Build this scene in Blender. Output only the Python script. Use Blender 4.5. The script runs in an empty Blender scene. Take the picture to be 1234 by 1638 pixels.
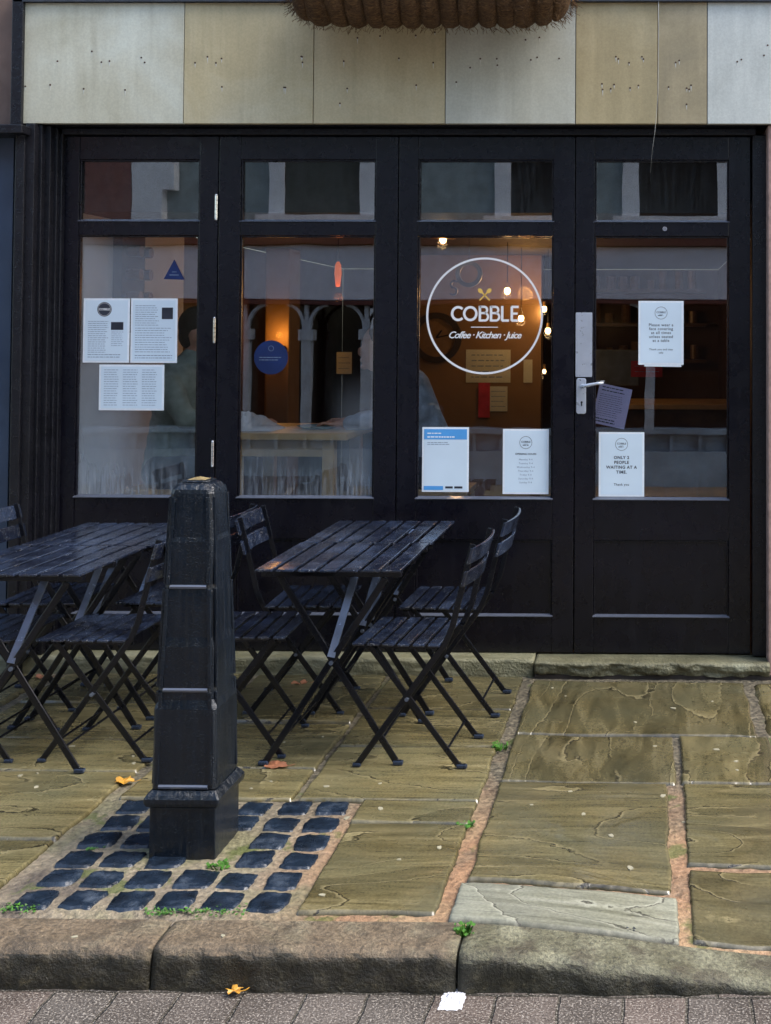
import bpy, bmesh, math, random
from mathutils import Vector, Matrix, noise as mn
random.seed(7)
R = math.radians
SC = bpy.context.scene
COL = SC.collection

# ------------------------------------------------------------------ camera
F = 1850.0; CX = 1016.0; CY = 483.0; PW = 1234.0; PH = 1638.0
CAMP = Vector((0, 0, 1.55))
ROT = Matrix.Rotation(R(0.75), 3, 'Z') @ Matrix.Rotation(R(91.6), 3, 'X') @ Matrix.Rotation(R(0.17), 3, 'Z')
cd = bpy.data.cameras.new('camera'); cam = bpy.data.objects.new('camera', cd); COL.objects.link(cam)
cam.matrix_world = Matrix.Translation(CAMP) @ ROT.to_4x4()
cd.sensor_fit = 'HORIZONTAL'; cd.sensor_width = 36; cd.lens = 36 * F / PW
cd.shift_x = -(CX - PW / 2) / PW; cd.shift_y = -(PH / 2 - CY) / PW
cd.clip_start = 0.05; cd.clip_end = 200
SC.camera = cam
# ------------------------------------------------------------------ world, sun, exposure
w = bpy.data.worlds.new('World'); SC.world = w; w.use_nodes = True
nt = w.node_tree; sky = nt.nodes.new('ShaderNodeTexSky'); sky.sky_type = 'NISHITA'; sky.sun_disc = False
sky.sun_elevation = R(54); sky.sun_rotation = R(90); sky.air_density = 1.3; sky.dust_density = 3.0; sky.ozone_density = 1.5
bg = nt.nodes['Background']; bg.inputs['Strength'].default_value = 0.15
nt.links.new(sky.outputs[0], bg.inputs[0])
sl = bpy.data.lights.new('sun', 'SUN'); sl.energy = 1.2; sl.angle = R(30); sl.color = (1, .965, .91)
so = bpy.data.objects.new('sun', sl); COL.objects.link(so); so.location = (0, -2, 12)
so.rotation_euler = (R(8), R(36), 0)
SC.view_settings.view_transform = 'Standard'; SC.view_settings.look = 'None'
SC.view_settings.gamma = 1; SC.view_settings.exposure = 1.52


def ray(px, py):
    return ROT @ Vector(((px - CX) / F, -(py - CY) / F, -1))

def at(px, py, Y):
    d = ray(px, py); return CAMP + d * ((Y - CAMP.y) / d.y)

def gnd(px, py, z=0.0):
    d = ray(px, py); return CAMP + d * ((z - CAMP.z) / d.z)

FY = 5.39                      # plane of the door fronts
def fx(px, Y=FY, py=520): return at(px, py, Y).x
def fz(py, Y=FY, px=700): return at(px, py, Y).z

# ------------------------------------------------------------------ materials
class G:
    def __init__(s, name):
        s.m = bpy.data.materials.new(name); s.m.use_nodes = True; s.t = s.m.node_tree
        s.b = s.t.nodes['Principled BSDF']; s.out = s.t.nodes['Material Output']
        s._tc = None
    def n(s, typ, **kw):
        nd = s.t.nodes.new('ShaderNode' + typ)
        for k, v in kw.items():
            if k.startswith('i_'): s.set(nd.inputs[int(k[2:])], v)
            else: setattr(nd, k, v)
        return nd
    def set(s, sock, v):
        if isinstance(v, bpy.types.NodeSocket): s.t.links.new(v, sock)
        elif isinstance(v, (tuple, list)) and len(v) == 3 and sock.type == 'RGBA': sock.default_value = (*v, 1)
        else: sock.default_value = v
    def co(s, scale=(1, 1, 1), rnd=False):
        if not s._tc: s._tc = s.n('TexCoord')
        mp = s.n('Mapping'); s.set(mp.inputs[0], s._tc.outputs['Object']); mp.inputs['Scale'].default_value = scale
        if rnd:
            oi = s.n('ObjectInfo'); m = s.n('VectorMath', operation='SCALE'); m.inputs[0].default_value = (37, 19, 53)
            s.set(m.inputs['Scale'], oi.outputs['Random']); s.set(mp.inputs['Location'], m.outputs[0])
        return mp.outputs[0]
    def noise(s, vec, scale=5, detail=5, rough=.55, dist=0):
        nd = s.n('TexNoise'); s.set(nd.inputs['Vector'], vec); nd.inputs['Scale'].default_value = scale
        nd.inputs['Detail'].default_value = detail; nd.inputs['Roughness'].default_value = rough
        nd.inputs['Distortion'].default_value = dist
        return nd.outputs['Fac']
    def vor(s, vec, scale=5, feature='F1', out='Distance', rnd=1):
        nd = s.n('TexVoronoi', feature=feature); s.set(nd.inputs['Vector'], vec); nd.inputs['Scale'].default_value = scale
        nd.inputs['Randomness'].default_value = rnd
        return nd.outputs[out]
    def ramp(s, fac, *stops):
        nd = s.n('ValToRGB'); cr = nd.color_ramp
        while len(cr.elements) < len(stops): cr.elements.new(.5)
        for e, (p, c) in zip(cr.elements, stops):
            e.position = p; e.color = (*c, 1) if isinstance(c, (tuple, list)) else (c, c, c, 1)
        s.set(nd.inputs[0], fac); return nd.outputs[0]
    def mix(s, fac, a, b, mode='MIX'):
        nd = s.n('Mix', data_type='RGBA', blend_type=mode)
        s.set(nd.inputs[0], fac); s.set(nd.inputs[6], a); s.set(nd.inputs[7], b); return nd.outputs[2]
    def math(s, op, a, b=0.0, clamp=False):
        nd = s.n('Math', operation=op, use_clamp=clamp); s.set(nd.inputs[0], a); s.set(nd.inputs[1], b); return nd.outputs[0]
    def bump(s, h, strength=.3, dist=.01, nrm=None):
        nd = s.n('Bump'); nd.inputs['Strength'].default_value = strength; nd.inputs['Distance'].default_value = dist
        s.set(nd.inputs['Height'], h)
        if nrm: s.set(nd.inputs['Normal'], nrm)
        return nd.outputs[0]
    def fin(s, base=None, rough=None, normal=None, **kw):
        if base is not None: s.set(s.b.inputs['Base Color'], base)
        if rough is not None: s.set(s.b.inputs['Roughness'], rough)
        if normal is not None: s.set(s.b.inputs['Normal'], normal)
        for k, v in kw.items(): s.set(s.b.inputs[k.replace('_', ' ')], v)
        return s.m

def plain(name, c, rough=.5, metal=0.0, var=.25, sc=12, bump=.05, **kw):
    g = G(name); v = g.co(rnd=True); n = g.noise(v, sc, 6)
    c2 = tuple(max(0, x * (1 - var)) for x in c); c3 = tuple(min(1, x * (1 + var)) for x in c)
    base = g.ramp(n, (.3, c2), (.7, c3))
    r = g.ramp(g.noise(v, sc * 3, 4), (.3, max(0, rough - .08)), (.7, min(1, rough + .1)))
    return g.fin(base, r, g.bump(g.noise(v, sc * 8, 3), bump, .004), Metallic=metal, **kw)

SPEC = {}
def paint_black(name, c, rough, peel=.15, wet=False, drops=0.0, spots=0.0, streak=False, patches=False, dust=False):
    g = G(name); v = g.co(rnd=True)
    base = g.ramp(g.noise(v, 6, 6), (.3, tuple(x * .75 for x in c)), (.75, tuple(x * 1.35 for x in c)))
    h = g.noise(v, 60, 4)
    nrm = g.bump(h, peel, .003)
    r = g.ramp(g.noise(v, 14, 5), (.3, rough), (.7, rough + .16))
    if streak:
        sv = g.co((30, 30, 1.6)); sn = g.noise(sv, 2, 6, .6, .6)
        nrm = g.bump(sn, .9, .008, nrm)
        base = g.mix(g.ramp(sn, (.5, 0), (.75, .5)), base, tuple(x * 2.2 + .004 for x in c))
    if drops:
        d = g.vor(v, 150); dm = g.ramp(d, (.18, 1.0), (.42, 0.0))
        keep = g.ramp(g.noise(v, 35, 2), (.45, 0), (.6, 1))
        dd = g.math('MULTIPLY', dm, keep)
        nrm = g.bump(dd, drops, .004, nrm)
        r = g.mix(dd, r, (.03, .03, .03))
    if dust:
        dz = g.noise(g.co((9, 9, .9)), 2, 5, .6, .3); m = g.ramp(dz, (.54, 0), (.78, .22)); base = g.mix(m, base, (.020, .019, .024)); r = g.mix(m, r, (.5, .5, .5))
        ch = g.ramp(g.noise(v, 38, 4, .7), (.70, 0), (.735, 1)); base = g.mix(g.math('MULTIPLY', ch, .5), base, (.07, .065, .06))
    if patches:  # bluish sky sheen and pale droplet glints painted into the base colour
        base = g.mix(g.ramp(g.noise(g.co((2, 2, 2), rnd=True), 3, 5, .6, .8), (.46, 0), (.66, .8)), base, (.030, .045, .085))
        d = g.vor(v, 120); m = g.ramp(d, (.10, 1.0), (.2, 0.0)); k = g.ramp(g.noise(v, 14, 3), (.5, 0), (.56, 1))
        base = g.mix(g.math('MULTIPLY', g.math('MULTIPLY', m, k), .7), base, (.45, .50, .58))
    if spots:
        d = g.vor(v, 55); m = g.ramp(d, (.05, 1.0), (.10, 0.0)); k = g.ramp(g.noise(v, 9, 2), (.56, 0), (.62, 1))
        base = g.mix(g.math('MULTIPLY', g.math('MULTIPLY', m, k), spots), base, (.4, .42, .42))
    return g.fin(base, r, nrm)

def stone_panel(name, a, b, c):
    g = G(name); v = g.co(); sv = g.co((7, 7, .55))
    big = g.noise(v, 1.7, 5, .6, .5); st = g.noise(sv, 1.6, 6, .6)
    base = g.ramp(big, (.32, a), (.5, b), (.68, c))
    base = g.mix(g.ramp(st, (.45, 0), (.8, .38)), base, tuple(min(1, x * 1.35) for x in c))
    base = g.mix(g.ramp(g.noise(sv, 4.1, 4), (.54, 0), (.8, .28)), base, tuple(x * .65 for x in a))
    sp = g.ramp(g.noise(v, 110, 4), (.35, .93), (.65, 1.05))
    base = g.mix(1.0, base, sp, 'MULTIPLY')
    return g.fin(base, g.ramp(st, (.3, .5), (.7, .75)), g.bump(g.noise(v, 160, 4), .12, .003))

def flag_mat(name, cols, streak=(1.2, 12, 1), wet=.05):
    g = G(name); v = g.co(); sv = g.co(streak)
    tone = g.n('Attribute', attribute_name='tone').outputs['Fac']; strata = g.n('Attribute', attribute_name='strata').outputs['Fac']; edge = g.n('Attribute', attribute_name='edge').outputs['Fac']
    wv = g.n('VectorMath', operation='ADD'); off = g.n('CombineXYZ'); g.set(off.inputs[0], g.math('MULTIPLY', tone, 41)); g.set(off.inputs[1], g.math('MULTIPLY', tone, 17))
    g.set(wv.inputs[0], sv); g.set(wv.inputs[1], off.outputs[0])
    s1 = g.noise(wv.outputs[0], 1.3, 7, .55, 1.3); s2 = g.noise(v, 2.6, 6, .6); s3 = g.noise(v, 120, 4, .6); s4 = g.noise(v, 26, 5, .6)
    Lw = g.math('ADD', strata, g.math('MULTIPLY', s4, .30)); Lw = g.math('ADD', Lw, g.math('MULTIPLY', s1, .35))
    fr = g.math('FRACT', Lw); fl_ = g.math('FLOOR', Lw)
    layer = g.math('FRACT', g.math('MULTIPLY', g.math('ADD', fl_, g.math('MULTIPLY', tone, 7)), .618))
    base = g.ramp(s1, (.28, cols[0]), (.45, cols[1]), (.58, cols[2]), (.75, cols[3]))
    base = g.mix(g.ramp(s2, (.35, 0), (.68, .8)), base, cols[4])
    base = g.mix(1.0, base, g.ramp(layer, (0, .80), (1, 1.18)), 'MULTIPLY')
    base = g.mix(1.0, base, g.ramp(s3, (.35, .80), (.65, 1.18)), 'MULTIPLY')
    base = g.mix(1.0, base, g.ramp(tone, (.35, .72), (.9, 1.25)), 'MULTIPLY')
    msk = g.ramp(g.noise(v, 4.2, 3), (.36, .0), (.48, 1.0))
    fs_ = g.co((streak[0] * 2.2, streak[1] * 4.2, 1)); hair = g.noise(fs_, 2.2, 6, .65, .7)
    base = g.mix(1.0, base, g.ramp(hair, (.33, .55), (.44, 1.0), (.62, 1.0), (.72, 1.35)), 'MULTIPLY')
    line = g.math('MULTIPLY', g.ramp(fr, (.0, 1), (.018, .9), (.045, 0)), msk)
    lip = g.math('MULTIPLY', g.ramp(fr, (.03, 0), (.05, 1), (.11, 0)), msk)
    base = g.mix(g.math('MULTIPLY', lip, .38), base, tuple(min(1, x * 1.5) for x in cols[3]))
    base = g.mix(g.math('MULTIPLY', line, .85), base, (.012, .010, .006))
    base = g.mix(g.math('MULTIPLY', edge, .9), base, (.014, .011, .006))
    r = g.ramp(g.noise(v, 3.1, 5), (.38, wet), (.60, wet + .28))
    h = g.math('ADD', g.math('MULTIPLY', g.ramp(fr, (0, 0), (.05, 1), (1, 1)), g.math('MULTIPLY', msk, .5)), g.math('ADD', g.math('MULTIPLY', s1, .9), g.math('MULTIPLY', s3, .16)))
    return g.fin(base, r, g.bump(h, .30, .008), Specular_IOR_Level=.75)

M = {}
M['door'] = paint_black('black_door_paint', (.0028, .0024, .0062), .20, .10, dust=True)
M['frame'] = paint_black('black_frame_paint', (.005, .005, .008), .32, .5, spots=.6, drops=.3)
M['sheenbead'] = plain('black_bead_sky_sheen', (.09, .10, .13), .08, var=.1, Specular_IOR_Level=.9)  # paler than the black paint: sky sheen of wet beads put into the colour
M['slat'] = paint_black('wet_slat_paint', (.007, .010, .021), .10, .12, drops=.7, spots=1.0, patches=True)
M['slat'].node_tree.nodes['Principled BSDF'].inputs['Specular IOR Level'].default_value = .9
M['metalbar'] = paint_black('black_bar_paint', (.004, .0045, .007), .16, .12)
M['metalbar'].node_tree.nodes['Principled BSDF'].inputs['Specular IOR Level'].default_value = .45
M['brace'] = plain('brace_sky_sheen', (.16, .19, .25), .2, .6)  # lighter than the other bars: wet sky reflection put into the colour
M['cap'] = plain('foot_cap_plastic', (.022, .032, .055), .25)
M['bollard'] = paint_black('bollard_paint', (.004, .0075, .0135), .10, .4, drops=.4, spots=.28, streak=True)
M['silver'] = plain('satin_steel', (.62, .66, .74), .32, .55, var=.06)
M['bright'] = plain('chrome', (.8, .8, .82), .15, 1, var=.05)
M['white'] = plain('white_vinyl', (.85, .85, .85), .5, var=.02, bump=0)
M['yellow'] = plain('yellow_vinyl', (.85, .55, .12), .5, var=.03, bump=0)
M['ink'] = plain('printing_ink', (.05, .06, .08), .6, bump=0)
M['grayink'] = plain('light_ink', (.20, .26, .36), .6, bump=0)
M['keyhole'] = plain('keyhole_black', (.004, .004, .005), .6)

def paper_mat(name, c, em=0):
    g = G(name); v = g.co(); base = g.ramp(g.noise(v, 3, 3), (.3, tuple(x * .9 for x in c)), (.7, c))
    return g.fin(base, .35, g.bump(g.noise(v, 8, 2), .15, .01))
M['paper'] = paper_mat('laminated_paper', (.74, .87, .97))
M['paperviolet'] = paper_mat('violet_paper', (.50, .46, .72))
M['paperborder'] = plain('laminate_border', (.86, .92, .97), .25, var=.03, bump=0)
M['blueprint'] = plain('blue_print', (.10, .38, .80), .4, var=.04, bump=0)
M['darkprint'] = plain('dark_print', (.03, .035, .05), .4, bump=0)
M['bluestick'] = plain('blue_sticker', (.008, .026, .12), .4, var=.4, bump=0, sc=3)

def glass_mat():
    g = G('window_glass'); t = g.t
    lw = g.n('LayerWeight'); lw.inputs['Blend'].default_value = .5
    p5 = g.math('POWER', lw.outputs['Facing'], 5.0)
    fac = g.math('ADD', g.math('MULTIPLY', p5, .88), .115)
    tr = g.n('BsdfTransparent'); tr.inputs[0].default_value = (.93, .95, .95, 1)
    gl = g.n('BsdfGlossy'); gl.inputs['Roughness'].default_value = 0.0
    wob = g.bump(g.noise(g.co((1.1, 1, .9)), 1.6, 2), .035, .02); g.set(gl.inputs['Normal'], wob)
    m1 = g.n('MixShader'); g.set(m1.inputs[0], fac); g.set(m1.inputs[1], tr.outputs[0]); g.set(m1.inputs[2], gl.outputs[0])
    # condensation: fogged patches and drips towards the bottom of the panes
    tc = g.n('Attribute', attribute_name='fog')
    streak = g.noise(g.co((60, 1, 5)), 1.0, 5, .6); patch = g.noise(g.co((2.2, 1, 2)), 1.2, 3)
    amt = g.math('MULTIPLY', tc.outputs['Fac'], g.ramp(streak, (.44, .12), (.66, 1.0)))
    amt = g.math('MULTIPLY', amt, g.ramp(patch, (.35, .35), (.6, 1.0)), True)
    hz = g.n('Attribute', attribute_name='haze'); amt = g.math('ADD', g.math('MULTIPLY', amt, .5), g.math('MULTIPLY', hz.outputs['Fac'], g.ramp(g.noise(g.co((3, 1, 1.6)), 1.5, 4), (.3, .6), (.7, 1.0))), True)
    df = g.n('BsdfDiffuse'); df.inputs[0].default_value = (.55, .62, .7, 1)
    tl = g.n('BsdfTranslucent'); tl.inputs[0].default_value = (.55, .62, .7, 1)
    ms = g.n('MixShader'); ms.inputs[0].default_value = .4; g.set(ms.inputs[1], df.outputs[0]); g.set(ms.inputs[2], tl.outputs[0])
    m2 = g.n('MixShader'); g.set(m2.inputs[0], amt); g.set(m2.inputs[1], m1.outputs[0]); g.set(m2.inputs[2], ms.outputs[0])
    t.links.new(m2.outputs[0], g.out.inputs[0])
    return g.m
M['glass'] = glass_mat()

# ------------------------------------------------------------------ mesh helpers
class MB:
    def __init__(s): s.v = []; s.f = []; s.mi = []; s.cur = 0
    def add(s, vs, fs):
        o = len(s.v); s.v += [Vector(v) for v in vs]
        for f in fs: s.f.append([i + o for i in f]); s.mi.append(s.cur)
        return s
    def box(s, x0, x1, y0, y1, z0, z1):
        return s.add([(x0, y0, z0), (x1, y0, z0), (x1, y1, z0), (x0, y1, z0), (x0, y0, z1), (x1, y0, z1), (x1, y1, z1), (x0, y1, z1)],
                     [(0, 3, 2, 1), (4, 5, 6, 7), (0, 1, 5, 4), (1, 2, 6, 5), (2, 3, 7, 6), (3, 0, 4, 7)])
    def bar(s, p, q, wd, th, side=(0, 1, 0)):
        """flat bar from p to q: thickness th along side, width wd across"""
        p = Vector(p); q = Vector(q); d = (q - p).normalized(); n = Vector(side); n = (n - d * n.dot(d)).normalized(); u = d.cross(n)
        vs = []
        for c in (p, q):
            for a, b in ((-1, -1), (1, -1), (1, 1), (-1, 1)): vs.append(c + u * (a * wd / 2) + n * (b * th / 2))
        return s.add(vs, [(0, 3, 2, 1), (4, 5, 6, 7), (0, 1, 5, 4), (1, 2, 6, 5), (2, 3, 7, 6), (3, 0, 4, 7)])
    def strip(s, pts, wd, th, side=(0, 1, 0)):
        """flat bar through several points, mitred"""
        P = [Vector(p) for p in pts]; n = Vector(side).normalized(); vs = []; fs = []
        for i, c in enumerate(P):
            d = (P[min(i + 1, len(P) - 1)] - P[max(i - 1, 0)]).normalized(); u = d.cross(n).normalized()
            for a, b in ((-1, -1), (1, -1), (1, 1), (-1, 1)): vs.append(c + u * (a * wd / 2) + n * (b * th / 2))
        fs.append((0, 3, 2, 1)); k = 4 * (len(P) - 1); fs.append((k, k + 1, k + 2, k + 3))
        for i in range(len(P) - 1):
            a = 4 * i
            for j in range(4): fs.append((a + j, a + (j + 1) % 4, a + 4 + (j + 1) % 4, a + 4 + j))
        return s.add(vs, fs)
    def tube(s, pts, r, seg=8, closed=False):
        P = [Vector(p) for p in pts]; n = len(P); vs = []; fs = []
        rr = r if isinstance(r, (list, tuple)) else [r] * n
        ref = Vector((0, 0, 1))
        for i, c in enumerate(P):
            if closed: d = (P[(i + 1) % n] - P[i - 1]).normalized()
            else: d = (P[min(i + 1, n - 1)] - P[max(i - 1, 0)]).normalized()
            if abs(d.dot(ref)) > .97: a = d.cross(Vector((1, 0, 0))).normalized()
            else: a = d.cross(ref).normalized()
            b = d.cross(a)
            for k in range(seg):
                t = 2 * math.pi * k / seg; vs.append(c + (a * math.cos(t) + b * math.sin(t)) * rr[i])
        for i in range(n if closed else n - 1):
            j = (i + 1) % n
            for k in range(seg): fs.append((i * seg + k, i * seg + (k + 1) % seg, j * seg + (k + 1) % seg, j * seg + k))
        if not closed: fs.append(tuple(range(seg))[::-1]); fs.append(tuple((n - 1) * seg + k for k in range(seg)))
        return s.add(vs, fs)
    def prism(s, poly, h0, h1, axis='y'):
        """poly in the two other axes, extruded h0..h1"""
        n = len(poly)
        def mk(a, b, h): return {'y': (a, h, b), 'x': (h, a, b), 'z': (a, b, h)}[axis]
        vs = [mk(a, b, h0) for a, b in poly] + [mk(a, b, h1) for a, b in poly]
        fs = [tuple(range(n)), tuple(range(2 * n - 1, n - 1, -1))] + [(i, n + i, n + (i + 1) % n, (i + 1) % n) for i in range(n)]
        return s.add(vs, fs)
    def disc(s, c, r, y, th=.002, seg=32):
        return s.prism([(c[0] + r * math.cos(2 * math.pi * k / seg), c[1] + r * math.sin(2 * math.pi * k / seg)) for k in range(seg)], y - th, y)
    def ring(s, c, r, wd, y, th=.002, seg=64, a0=0, a1=2 * math.pi):
        n = seg; closed = abs(a1 - a0) > 6.28; m = n if closed else n + 1
        vs = []; fs = []
        for k in range(m):
            t = a0 + (a1 - a0) * k / n
            for rad in (r - wd / 2, r + wd / 2):
                for yy in (y - th, y): vs.append((c[0] + rad * math.cos(t), yy, c[1] + rad * math.sin(t)))
        for k in range(n):
            i = 4 * k; j = 4 * ((k + 1) % m)
            fs += [(i, i + 2, j + 2, j), (i + 1, j + 1, j + 3, i + 3), (i, j, j + 1, i + 1), (i + 2, i + 3, j + 3, j + 2)]
        return s.add(vs, fs)
    def ball(s, c, r, sx=1, sy=1, sz=1, seg=14, rings=9):
        vs = [(c[0], c[1], c[2] - r * sz)]; fs = []
        for i in range(1, rings):
            p = math.pi * i / rings
            for k in range(seg):
                t = 2 * math.pi * k / seg
                vs.append((c[0] + r * sx * math.sin(p) * math.cos(t), c[1] + r * sy * math.sin(p) * math.sin(t), c[2] - r * sz * math.cos(p)))
        vs.append((c[0], c[1], c[2] + r * sz)); L = len(vs) - 1
        for k in range(seg): fs.append((0, 1 + (k + 1) % seg, 1 + k)); fs.append((L, L - seg + k, L - seg + (k + 1) % seg))
        for i in range(rings - 2):
            a = 1 + i * seg
            for k in range(seg): fs.append((a + k, a + (k + 1) % seg, a + seg + (k + 1) % seg, a + seg + k))
        return s.add(vs, fs)
    def text(s, txt, x, z, size, y, th=.001, align='CENTER', bold=0.0, shear=0.0, space=1.0):
        cu = bpy.data.curves.new('t', 'FONT'); cu.body = txt; cu.size = size; cu.align_x = align; cu.offset = bold
        cu.shear = shear; cu.extrude = th / 2; cu.space_character = space; cu.resolution_u = 3
        ob = bpy.data.objects.new('t', cu); COL.objects.link(ob)
        me = bpy.data.meshes.new_from_object(ob.evaluated_get(bpy.context.evaluated_depsgraph_get()))
        bpy.data.objects.remove(ob); bpy.data.curves.remove(cu)
        s.add([(x + v.co.x, y - th / 2 - v.co.z, z + v.co.y) for v in me.vertices], [tuple(p.vertices) for p in me.polygons])
        bpy.data.meshes.remove(me); return s
    def build(s, name, mats, parent=None, org=None, bevel=0, smooth=False, seg=2):
        me = bpy.data.meshes.new(name); ob = bpy.data.objects.new(name, me); COL.objects.link(ob)
        if org is None and parent is not None:
            r = parent
            while r.parent: r = r.parent
            org = r.location if r.get('_world') else Vector((0, 0, 0))
        o = Vector(org) if org is not None else Vector((0, 0, 0))
        me.from_pydata([v - o for v in s.v], [], s.f); me.validate()
        for m in (mats if isinstance(mats, (list, tuple)) else [mats]): me.materials.append(M[m] if isinstance(m, str) else m)
        if len(me.polygons) == len(s.mi):
            me.polygons.foreach_set('material_index', s.mi)
        bm = bmesh.new(); bm.from_mesh(me); bmesh.ops.recalc_face_normals(bm, faces=bm.faces); bm.to_mesh(me); bm.free()
        if smooth: me.polygons.foreach_set('use_smooth', [True] * len(me.polygons))
        if bevel:
            b = ob.modifiers.new('bevel', 'BEVEL'); b.width = bevel; b.segments = seg; b.limit_method = 'ANGLE'; b.angle_limit = R(35); b.harden_normals = False
        if parent is not None: ob.parent = parent
        elif org is not None: ob.location = o
        return ob

def tag(o, label=None, cat=None, group=None, kind=None):
    if label: o['label'] = label
    if cat: o['category'] = cat
    if group: o['group'] = group
    if kind: o['kind'] = kind
    return o

def empty(name, loc, label=None, cat=None, group=None, world=True, rz=0):
    o = bpy.data.objects.new(name, None); COL.objects.link(o); o.location = loc; o.rotation_euler = (0, 0, rz); o.empty_display_size = .1
    if world: o['_world'] = 1
    return tag(o, label, cat, group)

def copy_tree(o, parent=None):
    c = o.copy(); COL.objects.link(c); c.parent = parent
    for ch in [x for x in KIDS.get(o.name, [])]: copy_tree(ch, c)
    return c
KIDS = {}
def index_kids():
    KIDS.clear()
    for o in bpy.data.objects:
        if o.parent: KIDS.setdefault(o.parent.name, []).append(o)

def sm(a, b, x):
    t = max(0, min(1, (x - a) / (b - a))); return t * t * (3 - 2 * t)

# ================================================================== GROUND
def gz(x, y):                                     # the pavement dips to the dropped kerb on the right
    return -.085 * sm(-.55, .5, x) * sm(3.75, 3.0, y)

OLIVE = [(.060, .050, .022), (.118, .096, .042), (.178, .146, .068), (.27, .228, .122), (.105, .100, .056)]
PALE = [(.13, .13, .085), (.20, .20, .14), (.26, .26, .19), (.34, .34, .27), (.19, .20, .16)]
M['flag'] = flag_mat('wet_sandstone', OLIVE)
M['flagpale'] = flag_mat('pale_sandstone', PALE, wet=.42)
M['flagrow'] = flag_mat('wet_sandstone_cross_grain', OLIVE, streak=(9, 1.6, 1))
def mortar_mat():
    g = G('sandy_mortar'); v = g.co(); n = g.noise(v, 2.6, 5, .6, .4); n2 = g.noise(v, 60, 5)
    sx = g.n('SeparateXYZ'); g.set(sx.inputs[0], g._tc.outputs['Object'])
    old = g.ramp(n2, (.3, (.05, .045, .032)), (.7, (.17, .145, .10)))
    new = g.ramp(n, (.35, (.17, .12, .075)), (.5, (.29, .17, .095)), (.7, (.33, .23, .13)))       # sandy repointing near the kerb
    front = g.ramp(g.math('ADD', sx.outputs[1], g.math('MULTIPLY', g.noise(v, 1.7, 3), 1.6)), (.0, 1), (1.0, 1))
    mr = g.n('MapRange'); g.set(mr.inputs[0], g.math('ADD', sx.outputs[1], g.math('MULTIPLY', g.noise(v, 1.7, 3), 1.6))); mr.inputs[1].default_value = 4.35; mr.inputs[2].default_value = 5.0; mr.inputs[3].default_value = 1; mr.inputs[4].default_value = 0
    ml = g.n('MapRange'); g.set(ml.inputs[0], g.math('ADD', sx.outputs[0], g.math('MULTIPLY', n, .3))); ml.inputs[1].default_value = -1.0; ml.inputs[2].default_value = -.7; ml.inputs[3].default_value = 0; ml.inputs[4].default_value = 1
    sett = g.ramp(n, (.35, (.19, .18, .10)), (.5, (.24, .20, .14)), (.65, (.11, .09, .07)))
    base = g.mix(ml.outputs[0], sett, new); base = g.mix(mr.outputs[0], old, base)
    base = g.mix(1.0, base, g.ramp(n2, (.3, .55), (.7, 1.35)), 'MULTIPLY')
    base = g.mix(g.ramp(g.noise(v, 4.4, 5, .65), (.58, 0), (.64, .75)), base, (.075, .10, .02))
    return g.fin(base, .6, g.bump(n2, .9, .012))
M['mortar'] = mortar_mat()

def ground_sheet(name, x0, x1, y0, y1, zf, step, mat):
    mb = MB(); nx = max(1, int((x1 - x0) / step)); ny = max(1, int((y1 - y0) / step))
    vs = []
    for j in range(ny + 1):
        for i in range(nx + 1):
            x = x0 + (x1 - x0) * i / nx; y = y0 + (y1 - y0) * j / ny; vs.append((x, y, zf(x, y)))
    fs = [(j * (nx + 1) + i, j * (nx + 1) + i + 1, (j + 1) * (nx + 1) + i + 1, (j + 1) * (nx + 1) + i) for j in range(ny) for i in range(nx)]
    mb.add(vs, fs); return mb.build(name, mat, smooth=True)
bed = ground_sheet('pavement_bed', -6, 4, 3.06, 5.62, lambda x, y: gz(x, y) - .006 + (.006 if (abs(x + 1.35) < .4 and 3.1 < y < 3.86) else 0) + .004 * mn.noise(Vector((x * 25, y * 25, 0))), .02, 'mortar')
tag(bed, kind='structure')

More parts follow.
